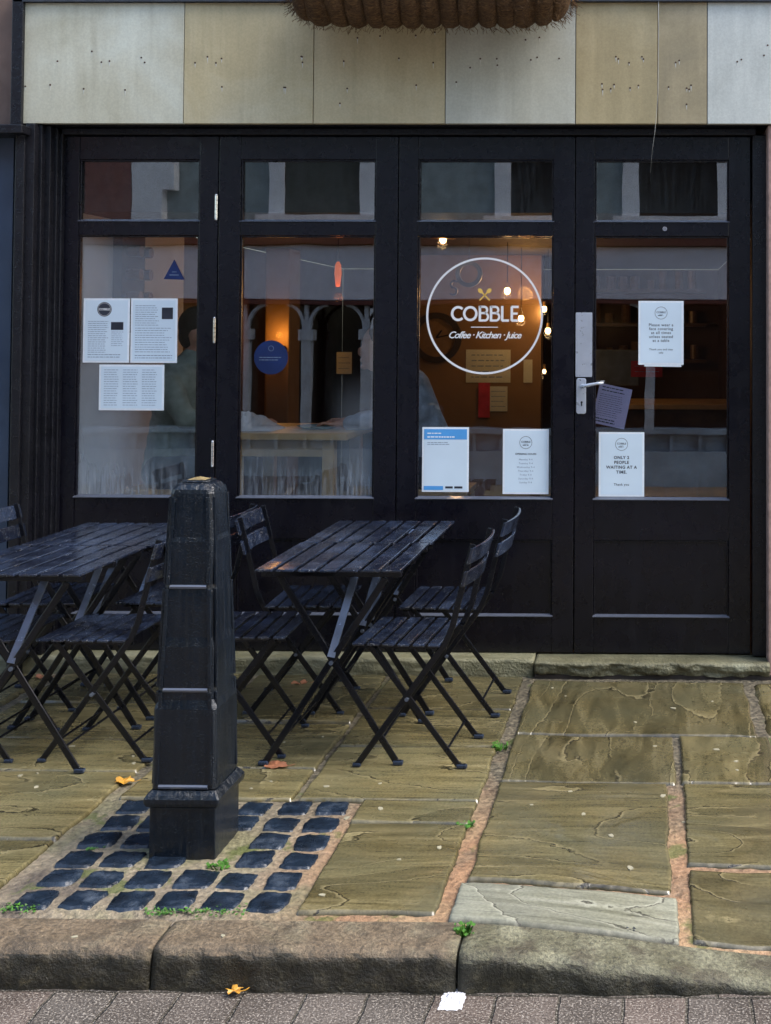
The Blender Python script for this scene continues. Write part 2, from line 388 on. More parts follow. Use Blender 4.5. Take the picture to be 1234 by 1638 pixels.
def flags(name, specs, mat, lift=0.0):
    V = []; Fc = []; tones = []; edges = []; lips = []
    for k, (x0, x1, y0, y1, dirx, tone) in enumerate(specs):
        big = x0 < -3 or x1 > 1.0
        st = .02 if big else .0065
        nx = max(2, int((x1 - x0) / st)); ny = max(2, int((y1 - y0) / st)); o = len(V); off = k * 9.7
        ax, ay = ((2.2, 7.0) if dirx else (7.5, 1.8))
        tilt = random.uniform(-.004, .004)
        H = []
        for j in range(ny + 1):
            for i in range(nx + 1):
                u = i / nx; v = j / ny
                x = x0 + (x1 - x0) * u; y = y0 + (y1 - y0) * v
                # wobbly edges
                jx = .010 * mn.noise(Vector((y * 6, off, 1))) + .004 * mn.noise(Vector((y * 40, off, 3)))
                jy = .007 * mn.noise(Vector((x * 6, off, 5))) + .003 * mn.noise(Vector((x * 40, off, 8)))
                xx = x + jx * (1 if u in (0, 1) else .0 + (abs(u - .5) * 2) ** 8); yy = y + jy * (1 if v in (0, 1) else (abs(v - .5) * 2) ** 8)
                q1 = Vector((xx * ax * .36 + off, yy * ay * .36, off)); wq = .22 * mn.noise(q1 * 2.7 + Vector((0, 0, 9)))
                L = 4.0 * (mn.noise(q1 + Vector((wq, wq, 0))) + .30 * mn.noise(q1 * 2.3))
                fl_ = math.floor(L); fr = L - fl_; ter = fl_ + sm(.0, .16, fr)
                d = min(i, nx - i) * (x1 - x0) / nx; d2 = min(j, ny - j) * (y1 - y0) / ny; dd = min(d, d2)
                edge = sm(0, .008, dd)
                z = gz(x, y) + .006 + (.0016 * ter + .0012 * mn.noise(Vector((xx * 9, yy * 9, off))) + tilt * (u - .5)) * edge - (1 - edge) * .004 + lift
                if dd == 0: z = gz(x, y) - .010
                V.append((xx, yy, z)); tones.append(tone); edges.append(1.0 if dd == 0 else 0.0); lips.append(L + 20)
        for j in range(ny):
            for i in range(nx):
                a = o + j * (nx + 1) + i; Fc.append((a, a + 1, a + nx + 2, a + nx + 1))
    me = bpy.data.meshes.new(name); me.from_pydata(V, [], Fc)
    for nm, arr in (('tone', tones), ('edge', edges), ('strata', lips)):
        a = me.attributes.new(nm, 'FLOAT', 'POINT'); a.data.foreach_set('value', arr)
    me.polygons.foreach_set('use_smooth', [True] * len(me.polygons))
    me.materials.append(M[mat]); ob = bpy.data.objects.new(name, me); COL.objects.link(ob)
    return tag(ob, kind='structure')

g_ = .009
S = []
def fl(x0, x1, y0, y1, d=1, t=.5, gp=g_): S.append((x0 + gp, x1 - gp, y0 + .0035, y1 - .0035, d, t))
# right hand columns
fl(-.525, .43, 4.50, 5.19, 0, .42); fl(-.525, .105, 4.03, 4.50, 0, .45); fl(.105, .47, 4.03, 4.50, 0, .55)
fl(-.525, .075, 3.31, 4.03, 1, .62); fl(.105, .95, 3.46, 4.03, 1, .5); fl(.11, .95, 3.10, 3.44, 1, .42)
fl(.45, 1.3, 4.52, 5.19, 0, .5); fl(.48, 1.3, 4.03, 4.50, 1, .45); fl(.97, 1.7, 3.10, 4.03, 1, .55)
# middle column
fl(-1.175, -.555, 4.36, 4.80, 1, .55); fl(-1.175, -.555, 4.80, 5.26, 1, .4); fl(-1.175, -.555, 3.86, 4.36, 1, .75)
fl(-.955, -.555, 3.68, 3.86, 1, .7); fl(-.955, -.555, 3.12, 3.68, 1, .62, .012)
# left of it
fl(-1.775, -1.175, 3.86, 4.14, 1, .78); fl(-1.775, -1.175, 4.14, 4.62, 1, .7); fl(-1.775, -1.175, 4.62, 5.26, 1, .42)
fl(-2.65, -1.80, 3.10, 3.55, 1, .85); fl(-2.65, -1.80, 3.55, 4.10, 1, .8); fl(-2.65, -1.80, 4.10, 4.42, 1, .75)
fl(-2.65, -1.80, 4.42, 4.85, 1, .55); fl(-2.65, -1.80, 4.85, 5.26, 1, .4)
for i in range(3):
    for j, (a, b) in enumerate(((3.10, 3.7), (3.7, 4.3), (4.3, 4.8), (4.8, 5.26))): fl(-2.68 - .85 * (i + 1), -2.68 - .85 * i, a, b, 1, .5 + .1 * ((i + j) % 3))
for i in range(3):
    for j, (a, b) in enumerate(((3.10, 3.9), (3.9, 4.6), (4.6, 5.19))): fl(1.72 + .75 * i, 1.72 + .75 * (i + 1), a, b, j % 2, .45 + .1 * ((i + j) % 3))
flags('pavement', [q for q in S if q[4]], 'flag'); flags('pavement_row', [q for q in S if not q[4]], 'flagrow')
flags('pavement_patch', [(-.53, .085, 3.085, 3.295, 1, .5)], 'flagpale')

# setts round the bollard
def sett_mat():
    g = G('blue_black_sett'); v = g.co(); n = g.noise(v, 14, 6)
    base = g.ramp(n, (.3, (.005, .008, .013)), (.55, (.013, .022, .038)), (.78, (.07, .09, .12)))
    return g.fin(base, g.ramp(g.noise(v, 20, 4), (.3, .10), (.7, .38)), g.bump(g.noise(v, 40, 6), .7, .01))
M['sett'] = sett_mat()
mb = MB(); PX = .1285; PYs = .1235
for j in range(6):
    for i in range(6):
        cx = -1.735 + PX * (i + .5) + random.uniform(-.005, .005) + (.03 if j in (1,) else 0) * 0; cy = 3.115 + PYs * (j + .5) + random.uniform(-.004, .004)
        if abs(cx + 1.375) < .12 and abs(cy - 3.53) < .11: continue
        hw = .0605 + random.uniform(-.007, .002); hh = .058 + random.uniform(-.006, .002); N = 12; rot = random.uniform(-.10, .10)
        o = []; top = .007 + random.uniform(-.002, .002); tx = random.uniform(-.03, .03); ty = random.uniform(-.03, .03)
        for b in range(N + 1):
            for a in range(N + 1):
                u = a / N * 2 - 1; v = b / N * 2 - 1
                su = u * math.sqrt(1 - .20 * v * v); sv = v * math.sqrt(1 - .20 * u * u)
                k = max(abs(u), abs(v)); zz = top * (1 - k ** 12) + tx * u * hw + ty * v * hh - (.02 if k == 1 else 0)
                jx = .006 * mn.noise(Vector((cx * 30 + u * 2, cy * 30 + v * 2, 1))); jy = .006 * mn.noise(Vector((cx * 30 + u * 2, cy * 30 + v * 2, 7)))
                px = su * hw + jx; py = sv * hh + jy
                o.append((cx + px * math.cos(rot) - py * math.sin(rot), cy + px * math.sin(rot) + py * math.cos(rot), zz + .0028 * mn.noise(Vector((cx * 50 + u * 2.5, cy * 50 + v * 2.5, 3)))))
        mb.add(o, [(b * (N + 1) + a, b * (N + 1) + a + 1, (b + 1) * (N + 1) + a + 1, (b + 1) * (N + 1) + a) for b in range(N) for a in range(N)])
tag(mb.build('sett_paving', 'sett', smooth=True), kind='structure')

# kerb
def kerb_mat():
    g = G('kerb_stone'); v = g.co(); n = g.noise(v, 2.0, 6, .6, .5); n2 = g.noise(v, 90, 6, .7)
    base = g.ramp(n, (.34, (.105, .08, .05)), (.46, (.125, .090, .055)), (.58, (.155, .118, .075)), (.7, (.17, .155, .10)))
    sx = g.n('SeparateXYZ'); g.set(sx.inputs[0], g._tc.outputs['Object'])
    gr = g.math('ADD', sx.outputs[0], g.math('MULTIPLY', g.noise(v, 6, 4), .3))
    base = g.mix(g.ramp(gr, (-.0 + .0, 0), (.14, .85)), base, (.15, .155, .105)) if False else base
    patch = g.ramp(g.math('ADD', gr, .38), (.0, 0), (.10, .85))
    base = g.mix(patch, base, g.ramp(g.noise(v, 9, 6), (.35, (.08, .08, .045)), (.65, (.19, .19, .125))))
    base = g.mix(1.0, base, g.ramp(n2, (.3, .35), (.7, 1.7)), 'MULTIPLY')
    base = g.mix(g.ramp(g.noise(v, 11, 5, .65), (.5, 0), (.62, .6)), base, (.045, .034, .022))
    # algae grows on the road face
    ge = g.n('NewGeometry'); sn = g.n('SeparateXYZ'); g.set(sn.inputs[0], ge.outputs['True Normal'])
    face = g.ramp(g.math('ADD', sn.outputs[2], g.math('MULTIPLY', g.noise(v, 12, 5), .4)), (.55, 1), (.95, 0))
    base = g.mix(g.math('MULTIPLY', face, .9), base, g.ramp(g.noise(v, 30, 6, .7), (.38, (.006, .006, .003)), (.56, (.022, .020, .010)), (.72, (.11, .095, .055))))
    return g.fin(base, g.ramp(n2, (.3, .3), (.7, .65)), g.bump(g.math('ADD', n2, g.noise(v, 25, 5)), .7, .012))
M['kerb'] = kerb_mat()
def kerb():
    mb = MB(); joints = [-4.5, -3.6, -2.75, -1.99, -1.252, -.480, .62, 1.5, 2.4]
    for a, b in zip(joints[:-1], joints[1:]):
        n = int((b - a) / .014); prof_n = 18; vs = []
        for i in range(n + 1):
            x = a + .003 + (b - a - .006) * i / n
            e = min(i, n - i) * (b - a) / n; rnd = .006 * (1 - sm(0, .02, e))
            tz = gz(x, 3.05) + .004; fy = 2.935 + .009 * mn.noise(Vector((x * 3, 0, 3))) + .004 * mn.noise(Vector((x * 17, 0, 3))); bz = -.13
            ptz = []
            for k in range(prof_n + 1):
                t = k / prof_n
                if t < .4: y = 3.075 - (3.075 - fy - .035) * (t / .4); z = tz - .004 * (t / .4)
                elif t < .7:
                    q = (t - .4) / .3 * math.pi / 2; y = fy + .035 - .035 * math.sin(q); z = tz - .004 - .03 * (1 - math.cos(q))
                else: y = fy - .004 * (t - .7) / .3; z = tz - .034 + (bz - tz + .034) * ((t - .7) / .3)
                d = .008 * mn.fractal(Vector((x * 11, y * 11 + z * 11, a)), .7, 2, 5)
                ptz.append((x, y - d * .8 + rnd * (t > .4), z + d * .5 - rnd * (t < .7)))
            vs += ptz
        m = prof_n + 1
        mb.add(vs, [(i * m + k, (i + 1) * m + k, (i + 1) * m + k + 1, i * m + k + 1) for i in range(n) for k in range(prof_n)] + [tuple(range(m)), tuple(n * m + k for k in range(m))[::-1]])
    return mb.build('kerb', 'kerb', smooth=True)
tag(kerb(), kind='structure')

# road of brick setts
def road_mat():
    g = G('road_brick'); v = g.co()
    br = g.n('TexBrick'); mp = g.n('Mapping'); wb = g.n('VectorMath', operation='ADD'); dn = g.n('TexNoise'); g.set(dn.inputs['Vector'], g._tc.outputs['Object']); dn.inputs['Scale'].default_value = 9; sc_ = g.n('VectorMath', operation='SCALE'); g.set(sc_.inputs[0], dn.outputs['Color']); sc_.inputs['Scale'].default_value = .016; g.set(wb.inputs[0], g._tc.outputs['Object']); g.set(wb.inputs[1], sc_.outputs[0]); g.set(mp.inputs[0], wb.outputs[0]); mp.inputs['Rotation'].default_value = (0, 0, 0); mp.inputs['Location'].default_value = (.055, .065, 0)
    g.set(br.inputs['Vector'], mp.outputs[0]); br.inputs['Scale'].default_value = 1
    br.inputs['Brick Width'].default_value = .158; br.inputs['Row Height'].default_value = .25; br.inputs['Mortar Size'].default_value = .005; br.inputs['Mortar Smooth'].default_value = .6
    br.offset = .5
    g.set(br.inputs['Color1'], (.125, .098, .083)); g.set(br.inputs['Color2'], (.088, .078, .068)); g.set(br.inputs['Mortar'], (.05, .045, .035))
    n2 = g.noise(v, 170, 3, .7); n3 = g.noise(v, 5, 5)
    base = g.mix(1.0, br.outputs['Color'], g.ramp(n3, (.3, .65), (.7, 1.35)), 'MULTIPLY')
    base = g.mix(g.ramp(n2, (.54, 0), (.64, .8)), base, (.42, .38, .33))
    base = g.mix(g.ramp(n2, (.36, .75), (.46, 0)), base, (.02, .016, .015))
    h = g.math('SUBTRACT', g.math('MULTIPLY', n2, .35), br.outputs['Fac'])
    return g.fin(base, g.ramp(n3, (.3, .25), (.7, .55)), g.bump(h, .9, .006))
M['road'] = road_mat()
rz = lambda x, y: -.100 - .20 * sm(2.9, -1.6, y) + .0015 * mn.noise(Vector((x * 7, y * 7, 0)))
tag(ground_sheet('road', -14, 10, -1.6, 2.99, rz, .08, 'road'), kind='structure')
mb = MB(); mb.box(-14, 10, -2.6, -1.6, -.6, -.21); tag(mb.build('far_pavement', 'mortar'), kind='structure')
mb = MB(); mb.add([(-60, -60, -.62), (60, -60, -.62), (60, 60, -.62), (-60, 60, -.62)], [(0, 1, 2, 3)]); tag(mb.build('ground', 'mortar'), kind='structure')

# ================================================================== CAFE FRONT
cafe = empty('cafe_building', (-1.1, FY, 0), 'cafe shopfront with black glazed folding doors under a beige panelled fascia', 'shopfront')
PY_ = 5.26                                                     # fascia plane
FS = 1.32
cols = [((.33, .33, .27), (.40, .41, .36), (.46, .50, .48)), ((.30, .27, .18), (.36, .32, .21), (.42, .40, .31)), ((.31, .28, .19), (.35, .31, .21), (.40, .37, .27)),
        ((.32, .33, .30), (.36, .38, .36), (.42, .45, .45)), ((.24, .21, .13), (.29, .25, .155), (.35, .31, .21)), ((.20, .18, .13), (.25, .22, .15), (.33, .29, .21)), ((.32, .35, .36), (.40, .44, .46), (.46, .50, .52))]
M['hole'] = plain('rusty_fixing', (.07, .035, .02), .7); M['run'] = plain('lime_run', (.62, .62, .56), .7, var=.1)
xs = [22, 294.5, 502, 713, 921.5, 1053, 1132, 1400]; zb = fz(197, PY_); zt = fz(4, PY_)
for i in range(7):
    m = stone_panel('fascia_panel_%d' % i, *[tuple(min(.85, q * FS * w_) for q, w_ in zip(c_, (1.06, 1, .88))) for c_ in cols[i]]); mb = MB()
    x0 = fx(xs[i], PY_, 100) + .002; x1 = fx(xs[i + 1], PY_, 100) - .002
    mb.box(x0, x1, PY_, PY_ + .03, zb, zt)
    for k in range(random.randint(6, 11)):
        hx = random.uniform(x0 + .04, x1 - .04); hz = random.choice([fz(95, PY_), fz(140, PY_), fz(random.uniform(30, 180), PY_)]) + random.uniform(-.015, .015)
        mb.cur = 1; mb.disc((hx, hz), .0045, PY_ - .0003, .001, 8)
        mb.cur = 2; L = random.uniform(.01, .03); mb.prism([(hx - .0025, hz - .004), (hx + .0025, hz - .004), (hx + .001, hz - .004 - L)], PY_ - .0007, PY_ - .0002)
        mb.cur = 0
    mb.build('fascia_panel', [m, 'hole', 'run'], cafe, bevel=0)
M['lead'] = plain('lead_flashing', (.055, .065, .085), .45, .3)
M['upper'] = plain('upper_brick_wall', (.20, .13, .10), .8, sc=5)
M['dark'] = plain('dark_paint_and_undercut', (.03, .022, .018), .7)
mb = MB(); X0 = fx(22, PY_, 100); X1 = fx(1400, PY_, 100)
mb.box(X0, X1, PY_ - .02, PY_ + .12, zt + .002, zt + .012); mb.box(X0, X1, PY_ + .1, PY_ + .12, zt + .012, zt + .15)
mb.build('flashing', 'lead', cafe)
mb = MB(); mb.box(X0, X1, PY_ + .031, 5.6, zb + .012, zt); mb.box(X0, X1, PY_ + .13, 5.6, zt + .014, 6.8); mb.build('wall', 'upper', cafe)
# head of the frame, soffit, stepped jambs
LX = [96, 347, 636, 920, 1202]                                # leaf edges
lx = [fx(p) for p in LX]; ztop = fz(218); zbot = fz(1044) + .003
mb = MB()
mb.box(fx(37, PY_), fx(1228, PY_), PY_ + .035, FY + .06, fz(206), zb + .010)
mb.box(lx[0] - .02, lx[4] + .02, FY - .03, FY + .06, ztop + .003, fz(206) - .002)
mb.box(lx[4] + .004, fx(1227), FY - .035, FY + .06, zbot, ztop + .001)
zj = fz(206) - .003
for a, b, yy in ((36, 50, 5.235), (53, 62, 5.27), (63, 76, 5.30), (79, 87, 5.335), (88, 95, 5.36)):
    mb.box(fx(a, yy), fx(b, yy), yy, FY + .07, .075, zj)
mb.build('door_frame', 'frame', cafe, bevel=.003)

def fogattr(ob, f, nm='fog'):
    me = ob.data; a = me.attributes.new(nm, 'FLOAT', 'POINT')
    a.data.foreach_set('value', [f(v.co) for v in me.vertices])

GX = [(123, 316.5), (382.5, 599.5), (667.5, 885), (951, 1166.5)]
Z1, Z2, Z3, Z4 = fz(255), fz(354.5), fz(377), fz(798)
ZP1, ZP0 = fz(863), fz(985)
leaves = []
doorlab = ['leftmost leaf with menus', None, 'leaf with the round logo', 'entrance leaf with the handle']
def grid_pane(mb, x0, x1, z0, z1, y, n=24):
    vs = []; fs = []
    for j in range(n + 1):
        for i in range(n + 1): vs.append((x0 + (x1 - x0) * i / n, y, z0 + (z1 - z0) * j / n))
    for j in range(n):
        for i in range(n): a = j * (n + 1) + i; fs.append((a, a + 1, a + n + 2, a + n + 1))
    mb.add(vs, fs)
for k in range(4):
    a, b = lx[k] + .0025, lx[k + 1] - .0025; g0, g1 = fx(GX[k][0]), fx(GX[k][1]); mb = MB(); Yb = FY + .045
    mb.box(a, g0, FY, Yb, zbot, ztop); mb.box(g1, b, FY, Yb, zbot, ztop)
    for z0, z1 in ((Z1, ztop), (Z3, Z2), (ZP1, Z4), (zbot, ZP0)): mb.box(g0 + .0005, g1 - .0005, FY + .0015, Yb, z0, z1)
    mb.box(g0, g1, FY + .014, Yb - .004, ZP0, ZP1)
    leaf = mb.build('door', 'door', cafe, bevel=.0025); leaves.append(leaf)
    # moulded beads round openings
    bd = MB()
    for z0, z1 in ((Z2, Z1), (Z4, Z3), (ZP0, ZP1)):
        for (p, q) in ((g0 + .001, g0 + .008), (g1 - .008, g1 - .001)): bd.box(p, q, FY + .006, FY + .022, z0 + .001, z1 - .001)
        bd.box(g0 + .009, g1 - .009, FY + .006, FY + .022, z1 - .008, z1 - .001)
    bd.build('bead', 'door', leaf, bevel=.002)
    for z0, rr in ((Z2, 1), (Z4, 1), (ZP0, 1)):
        wb = MB(); wb.prism([(FY - .006, z0 - .001), (FY - .006, z0 + .002), (FY + .018, z0 + .011), (FY + .018, z0 - .001)], g0 - .004, g1 + .004, 'x')
        wb.build('drip_sill', 'sheenbead', leaf)
    for z0, z1 in ((Z2, Z1), (Z4, Z3)):
        gm = MB(); grid_pane(gm, g0 + .002, g1 - .002, z0 + .002, z1 - .002, FY + .022, 30); grid_pane(gm, g0 + .002, g1 - .002, z0 + .002, z1 - .002, FY + .026, 30)
        gp = gm.build('window_pane', 'glass', leaf)
        H = z1 - z0; zo = z0; big = H > .6
        amt = [.9, 1.0, .12, .12][k]
        fogattr(gp, lambda c, zo=zo, big=big, amt=amt: (amt * (1 - sm(.02, .22 + .12 * mn.noise(Vector((c.x * 5, 0, 0))), c.z - zo)) if big else .06))
        if big: fogattr(gp, lambda c, zo=zo, k=k: (.36 * (1 - sm(fx(165), fx(262), c.x - 1.1)) * (1 - .75 * sm(.35, 1.1, c.z - zo)) if k == 0 else (.16 * sm(fx(520), fx(575), c.x - 1.1) * sm(0, .15, c.z - zo) * (1 - sm(.35, .6, c.z - zo)) if k == 1 else 0)), 'haze')
    if k < 3:
        am = MB(); am.box(lx[k + 1] - .02, lx[k + 1] + .02, FY + .0455, FY + .056, zbot, ztop); am.build('leak_blocker', 'door', leaf)  # strip added behind the gap to stop interior light leaking out
    if k == 1:
        for py in (331, 528, 726):
            hb = MB(); p = at(346 if py < 400 else (343 if py < 600 else 340), py, FY - .006)
            for q in range(5): hb.tube([(p.x, p.y, p.z - .054 + q * .0218), (p.x, p.y, p.z - .054 + q * .0218 + .0205)], .0065, 10)
            for q in (-1, 1): hb.ball((p.x, p.y, p.z + q * .057), .006)
            hb.build('hinge', 'bright', leaf)
lf = leaves[3]
# push plate and lever handle on the entrance leaf
def rrect(x0, x1, z0, z1, r, n=5):
    P = []
    for cx, cz, a in ((x1 - r, z1 - r, 0), (x0 + r, z1 - r, 90), (x0 + r, z0 + r, 180), (x1 - r, z0 + r, 270)):
        for i in range(n + 1): t = R(a + 90 * i / n); P.append((cx + r * math.cos(t), cz + r * math.sin(t)))
    return P
mb = MB(); mb.prism(rrect(fx(921.5), fx(948), fz(602), fz(499), .004), FY - .003, FY - .0002)
for px in (925, 944):
    for py in (503, 598): mb.disc((fx(px), fz(py)), .003, FY - .003, .0012, 10)
mb.build('push_plate', 'silver', lf, bevel=.0008)
mb = MB(); mb.prism(rrect(fx(923), fx(938.5), fz(661), fz(604), .010), FY - .006, FY - .0002); mb.build('handle_plate', 'silver', lf, bevel=.002)
hp = at(931, 618, FY - .05); mb = MB()
mb.tube([(hp.x, FY - .004, hp.z), (hp.x, FY - .05, hp.z)], .009, 12)
e = at(966, 613, FY - .055)
mb.tube([(hp.x - .004, FY - .05, hp.z - .002), (hp.x + .03, FY - .053, hp.z + .006), (hp.x + .07, FY - .055, hp.z + .014), (e.x, FY - .055, e.z + .002)], [.0085, .008, .0065, .006], 10)
mb.build('handle', 'silver', lf, smooth=True)
mb = MB(); q = at(931, 645, FY); mb.disc((q.x, q.z + .005), .005, FY - .0065, .001, 12); mb.box(q.x - .0028, q.x + .0028, FY - .0072, FY - .0064, q.z - .012, q.z + .004); mb.build('keyhole', 'keyhole', lf)
mb = MB(); q = at(1064, 366, FY); mb.ring((q.x, q.z), .008, .005, FY - .001, .006, 20); mb.disc((q.x, q.z), .004, FY - .001, .004, 12); mb.build('door_viewer', 'bright', lf)
mb = MB(); q = at(937, 483, FY); mb.disc((q.x, q.z), .008, FY - .0003, .004, 16); mb.build('screw_cover', 'metalbar', lf); mb = MB(); q = at(936, 722, FY); mb.disc((q.x, q.z), .004, FY - .0003, .003, 12); mb.build('screw_cover', 'metalbar', lf)

# stone step
def stepmat(name, cs):
    g = G(name); v = g.co(); sv = g.co((3, 12, 22)); n = g.noise(v, 4, 6); s = g.noise(sv, 1.5, 6)
    base = g.ramp(n, (.3, cs[0]), (.55, cs[1]), (.75, cs[2])); base = g.mix(g.ramp(s, (.4, .0), (.7, .6)), base, cs[3])
    return g.fin(base, .55, g.bump(g.math('ADD', s, g.noise(v, 80, 5)), .7, .012))
M['step'] = stepmat('step_stone', [(.16, .15, .08), (.26, .25, .16), (.36, .36, .26), (.10, .10, .05)])
M['step2'] = stepmat('worn_step_stone', [(.10, .095, .05), (.18, .17, .10), (.27, .27, .18), (.06, .055, .03)])
def step(name, x0, x1, y0, ztop_, zlow, mat, label, rough):
    mb = MB(); nx = int((x1 - x0) / .012); K = 14; vs = []
    for i in range(nx + 1):
        x = x0 + (x1 - x0) * i / nx; nn = mn.fractal(Vector((x * 5, 1, 2)), .8, 2, 4)
        for k in range(K + 1):
            t = k / K
            if t < .5: y = 5.50 - (5.50 - y0) * t / .5; z = ztop_ - rough * .25 * max(0, t * 2 - .6) * (1 + nn)
            else: q = (t - .5) / .5; y = y0 + .02 * q * q * (rough * 60) + 0; z = ztop_ - rough * .1 + (zlow - ztop_) * q
            d = rough * mn.fractal(Vector((x * 14, y * 14, z * 30)), .8, 2, 4)
            vs.append((x, y + (d if t > .42 else 0), z + (d * .5 if t > .3 else 0)))
    m = K + 1; mb.add(vs, [(i * m + k, (i + 1) * m + k, (i + 1) * m + k + 1, i * m + k + 1) for i in range(nx) for k in range(K)] + [tuple(range(m)), tuple(nx * m + k for k in range(m))[::-1]])
    return tag(mb.build(name, mat, org=((x0 + x1) / 2, y0, 0), smooth=True), label, 'step')
step('door_step', -3.05, fx(857, 5.3), 5.28, .072, -.02, 'step', 'long pale stone step below the folding doors, behind the tables', .004)
step('door_step', fx(860, 5.3), fx(1232, 5.25), 5.245, .068, .012, 'step2', 'worn mossy stone step with a chipped edge under the entrance door', .012)
mb = MB(); mb.box(fx(860, 5.3), .60, 5.262, 5.5, -.03, .012); mb.build('step_undercut_shade', M['dark'], cafe)  # near-black block painted as the shaded undercut below the worn step

# ------------------------------------------------------------------ neighbours
M['navy'] = plain('navy_panel', (.05, .075, .12), .35, sc=3)
M['pink'] = plain('pink_sandstone', (.36, .24, .20), .8, sc=30, bump=.5)
nb = empty('neighbouring_shopfront', (-3.3, 5.3, 0), 'edge of the next shopfront with blue grey panel and black pilaster at far left', 'shopfront')
mb = MB(); mb.box(-5.5, fx(17, 5.30), 5.30, 5.7, .0, fz(206, 5.3)); mb.build('panel', 'navy', nb)
mb = MB(); mb.box(fx(19, 5.22), fx(34, 5.22), 5.22, 5.6, .0, fz(206, 5.22)); mb.box(-5.5, fx(33, 5.18), 5.16, 5.6, fz(214, 5.18), fz(200, 5.18)); mb.box(fx(2, 5.2), fx(20, 5.2), 5.24, 5.6, fz(200, 5.18) + .002, fz(-30, 5.18)); mb.build('pilaster', 'frame', nb, bevel=.004)
mb = MB(); mb.box(-5.5, fx(18, 5.3), 5.30, 5.6, fz(198, 5.2), 6.5); mb.build('wall', 'upper', nb)
mb = MB(); mb.box(fx(1229, 5.28), 3.5, 5.28, 5.7, -.05, zb - .004); mb.box(X1 + .004, 3.5, 5.28, 5.7, zb, 6.5)
tag(mb.build('stone_pier', 'pink', org=(fx(1229, 5.28), 5.28, 0), bevel=.006), 'pink sandstone pier at the right edge beside the entrance door', 'pier')

# ================================================================== CAFE INTERIOR
M['creamwall'] = plain('pale_wall_paint', (.80, .80, .84), .7, var=.08, sc=3)
M['ochre'] = plain('ochre_wall_paint', (.21, .125, .055), .7, var=.12, sc=3)
M['brownwall'] = plain('brown_wall', (.09, .045, .028), .7, sc=3)
M['floorwood'] = plain('interior_floor', (.10, .07, .05), .5)
M['ceil'] = plain('interior_ceiling', (.035, .032, .028), .7)
M['pine'] = plain('pine_wood', (.55, .36, .16), .45, var=.15, sc=8)
XL, XR, YB = -2.80, .62, 10.5
mb = MB(); mb.box(XL, XR, 5.5, YB, -.05, .06); mb.build('interior_floor', 'floorwood', cafe)
mb = MB(); mb.box(XL, XR, FY + .22, YB, 2.14, 2.7); mb.build('interior_ceiling', 'ceil', cafe)
mb = MB(); mb.box(XL - .1, XL, 5.462, 6.9, .0, 2.7); mb.build('interior_wall', 'creamwall', cafe)
mb = MB(); mb.box(XL - .1, XL - .001, 6.902, YB, .0, 2.139); mb.box(XR, XR + .1, 5.72, YB, 0, 2.139); mb.box(XL, XR, YB, YB + .1, 0, 2.139); mb.build('interior_wall', 'brownwall', cafe)
YO = 8.6
mb = MB(); mb.box(-2.02, at(866, 520, YO).x, YO, YO + .15, .062, 2.138); mb.build('interior_wall', 'ochre', cafe)
mb = MB(); p = at(424, 500, 7.9).x; q = at(463, 500, 7.9).x; mb.box(p, q, 7.9, 8.15, .062, 2.137); mb.build('interior_column', 'ochre', cafe, bevel=.01)

def warm(name, loc, e, col=(1, .58, .26), r=.03):
    l = bpy.data.lights.new(name, 'POINT'); l.energy = e; l.color = col; l.shadow_soft_size = r; o = bpy.data.objects.new(name, l); COL.objects.link(o); o.location = loc; return o
def emis(name, c, s):
    g = G(name); return g.fin(tuple(c), .5, Emission_Color=(*c, 1), Emission_Strength=s)
M['bulb'] = emis('lit_bulb', (1, .62, .25), 5.0); M['redlamp'] = emis('red_lamp_glow', (.55, .10, .01), .35)
M['shade'] = plain('lamp_shade_metal', (.30, .18, .06), .4, .7)
bulbs = [(812, 465, 7.4, 'bare bulb inside the logo ring, right of the crossed spoons', 1), (834, 509, 7.9, 'bare bulb just right of the lettering in the logo ring', 1), (877, 529, 8.0, 'lowest bare bulb, by the right edge of the logo pane', 1),
         (871, 494, 8.6, 'bare bulb on the right rim of the logo ring', 1), (709, 383, 6.6, 'shaded brass lamp at the top of the pane above the logo', 2), (541, 437, 6.9, 'narrow red pendant lamp behind the second window', 3),
         (871, 594, 8.9, 'small low light behind the right side of the logo pane', 0)]
for px, py, Y, lab, typ in bulbs:
    p = at(px, py, Y); e_ = empty('pendant_lamp', (p.x, p.y, 2.139), lab, 'lamp', 'lamps hanging inside the cafe')
    mb = MB(); mb.tube([(p.x, p.y, p.z + .03), (p.x, p.y, 2.139)], .003, 6); mb.build('cable', 'metalbar', e_)
    if typ == 3:
        mb = MB(); mb.tube([(p.x, p.y, p.z + .07), (p.x, p.y, p.z + .05), (p.x, p.y, p.z), (p.x, p.y, p.z - .08)], [.008, .018, .022, .013], 12); mb.build('lamp_shade', 'redlamp', e_, smooth=True)
        warm('lamp_light', (p.x, p.y, p.z - .14), .25, (1, .25, .06))
    else:
        r = .02 if typ else .014
        mb = MB(); mb.ball(p, r, 1, 1, 1.2); mb.build('bulb', 'bulb', e_, smooth=True)
        mb = MB(); mb.tube([(p.x, p.y, p.z + .02), (p.x, p.y, p.z + .055)], .012, 10); mb.build('socket', 'shade', e_)
        if typ == 2:
            mb = MB(); mb.tube([(p.x, p.y, p.z + .06), (p.x, p.y, p.z + .03), (p.x, p.y, p.z + .005)], [.012, .05, .075], 16); mb.build('lamp_shade', 'shade', e_, smooth=True)
        warm('lamp_light', (p.x, p.y - .04, p.z - .03), .55 if typ else .2)
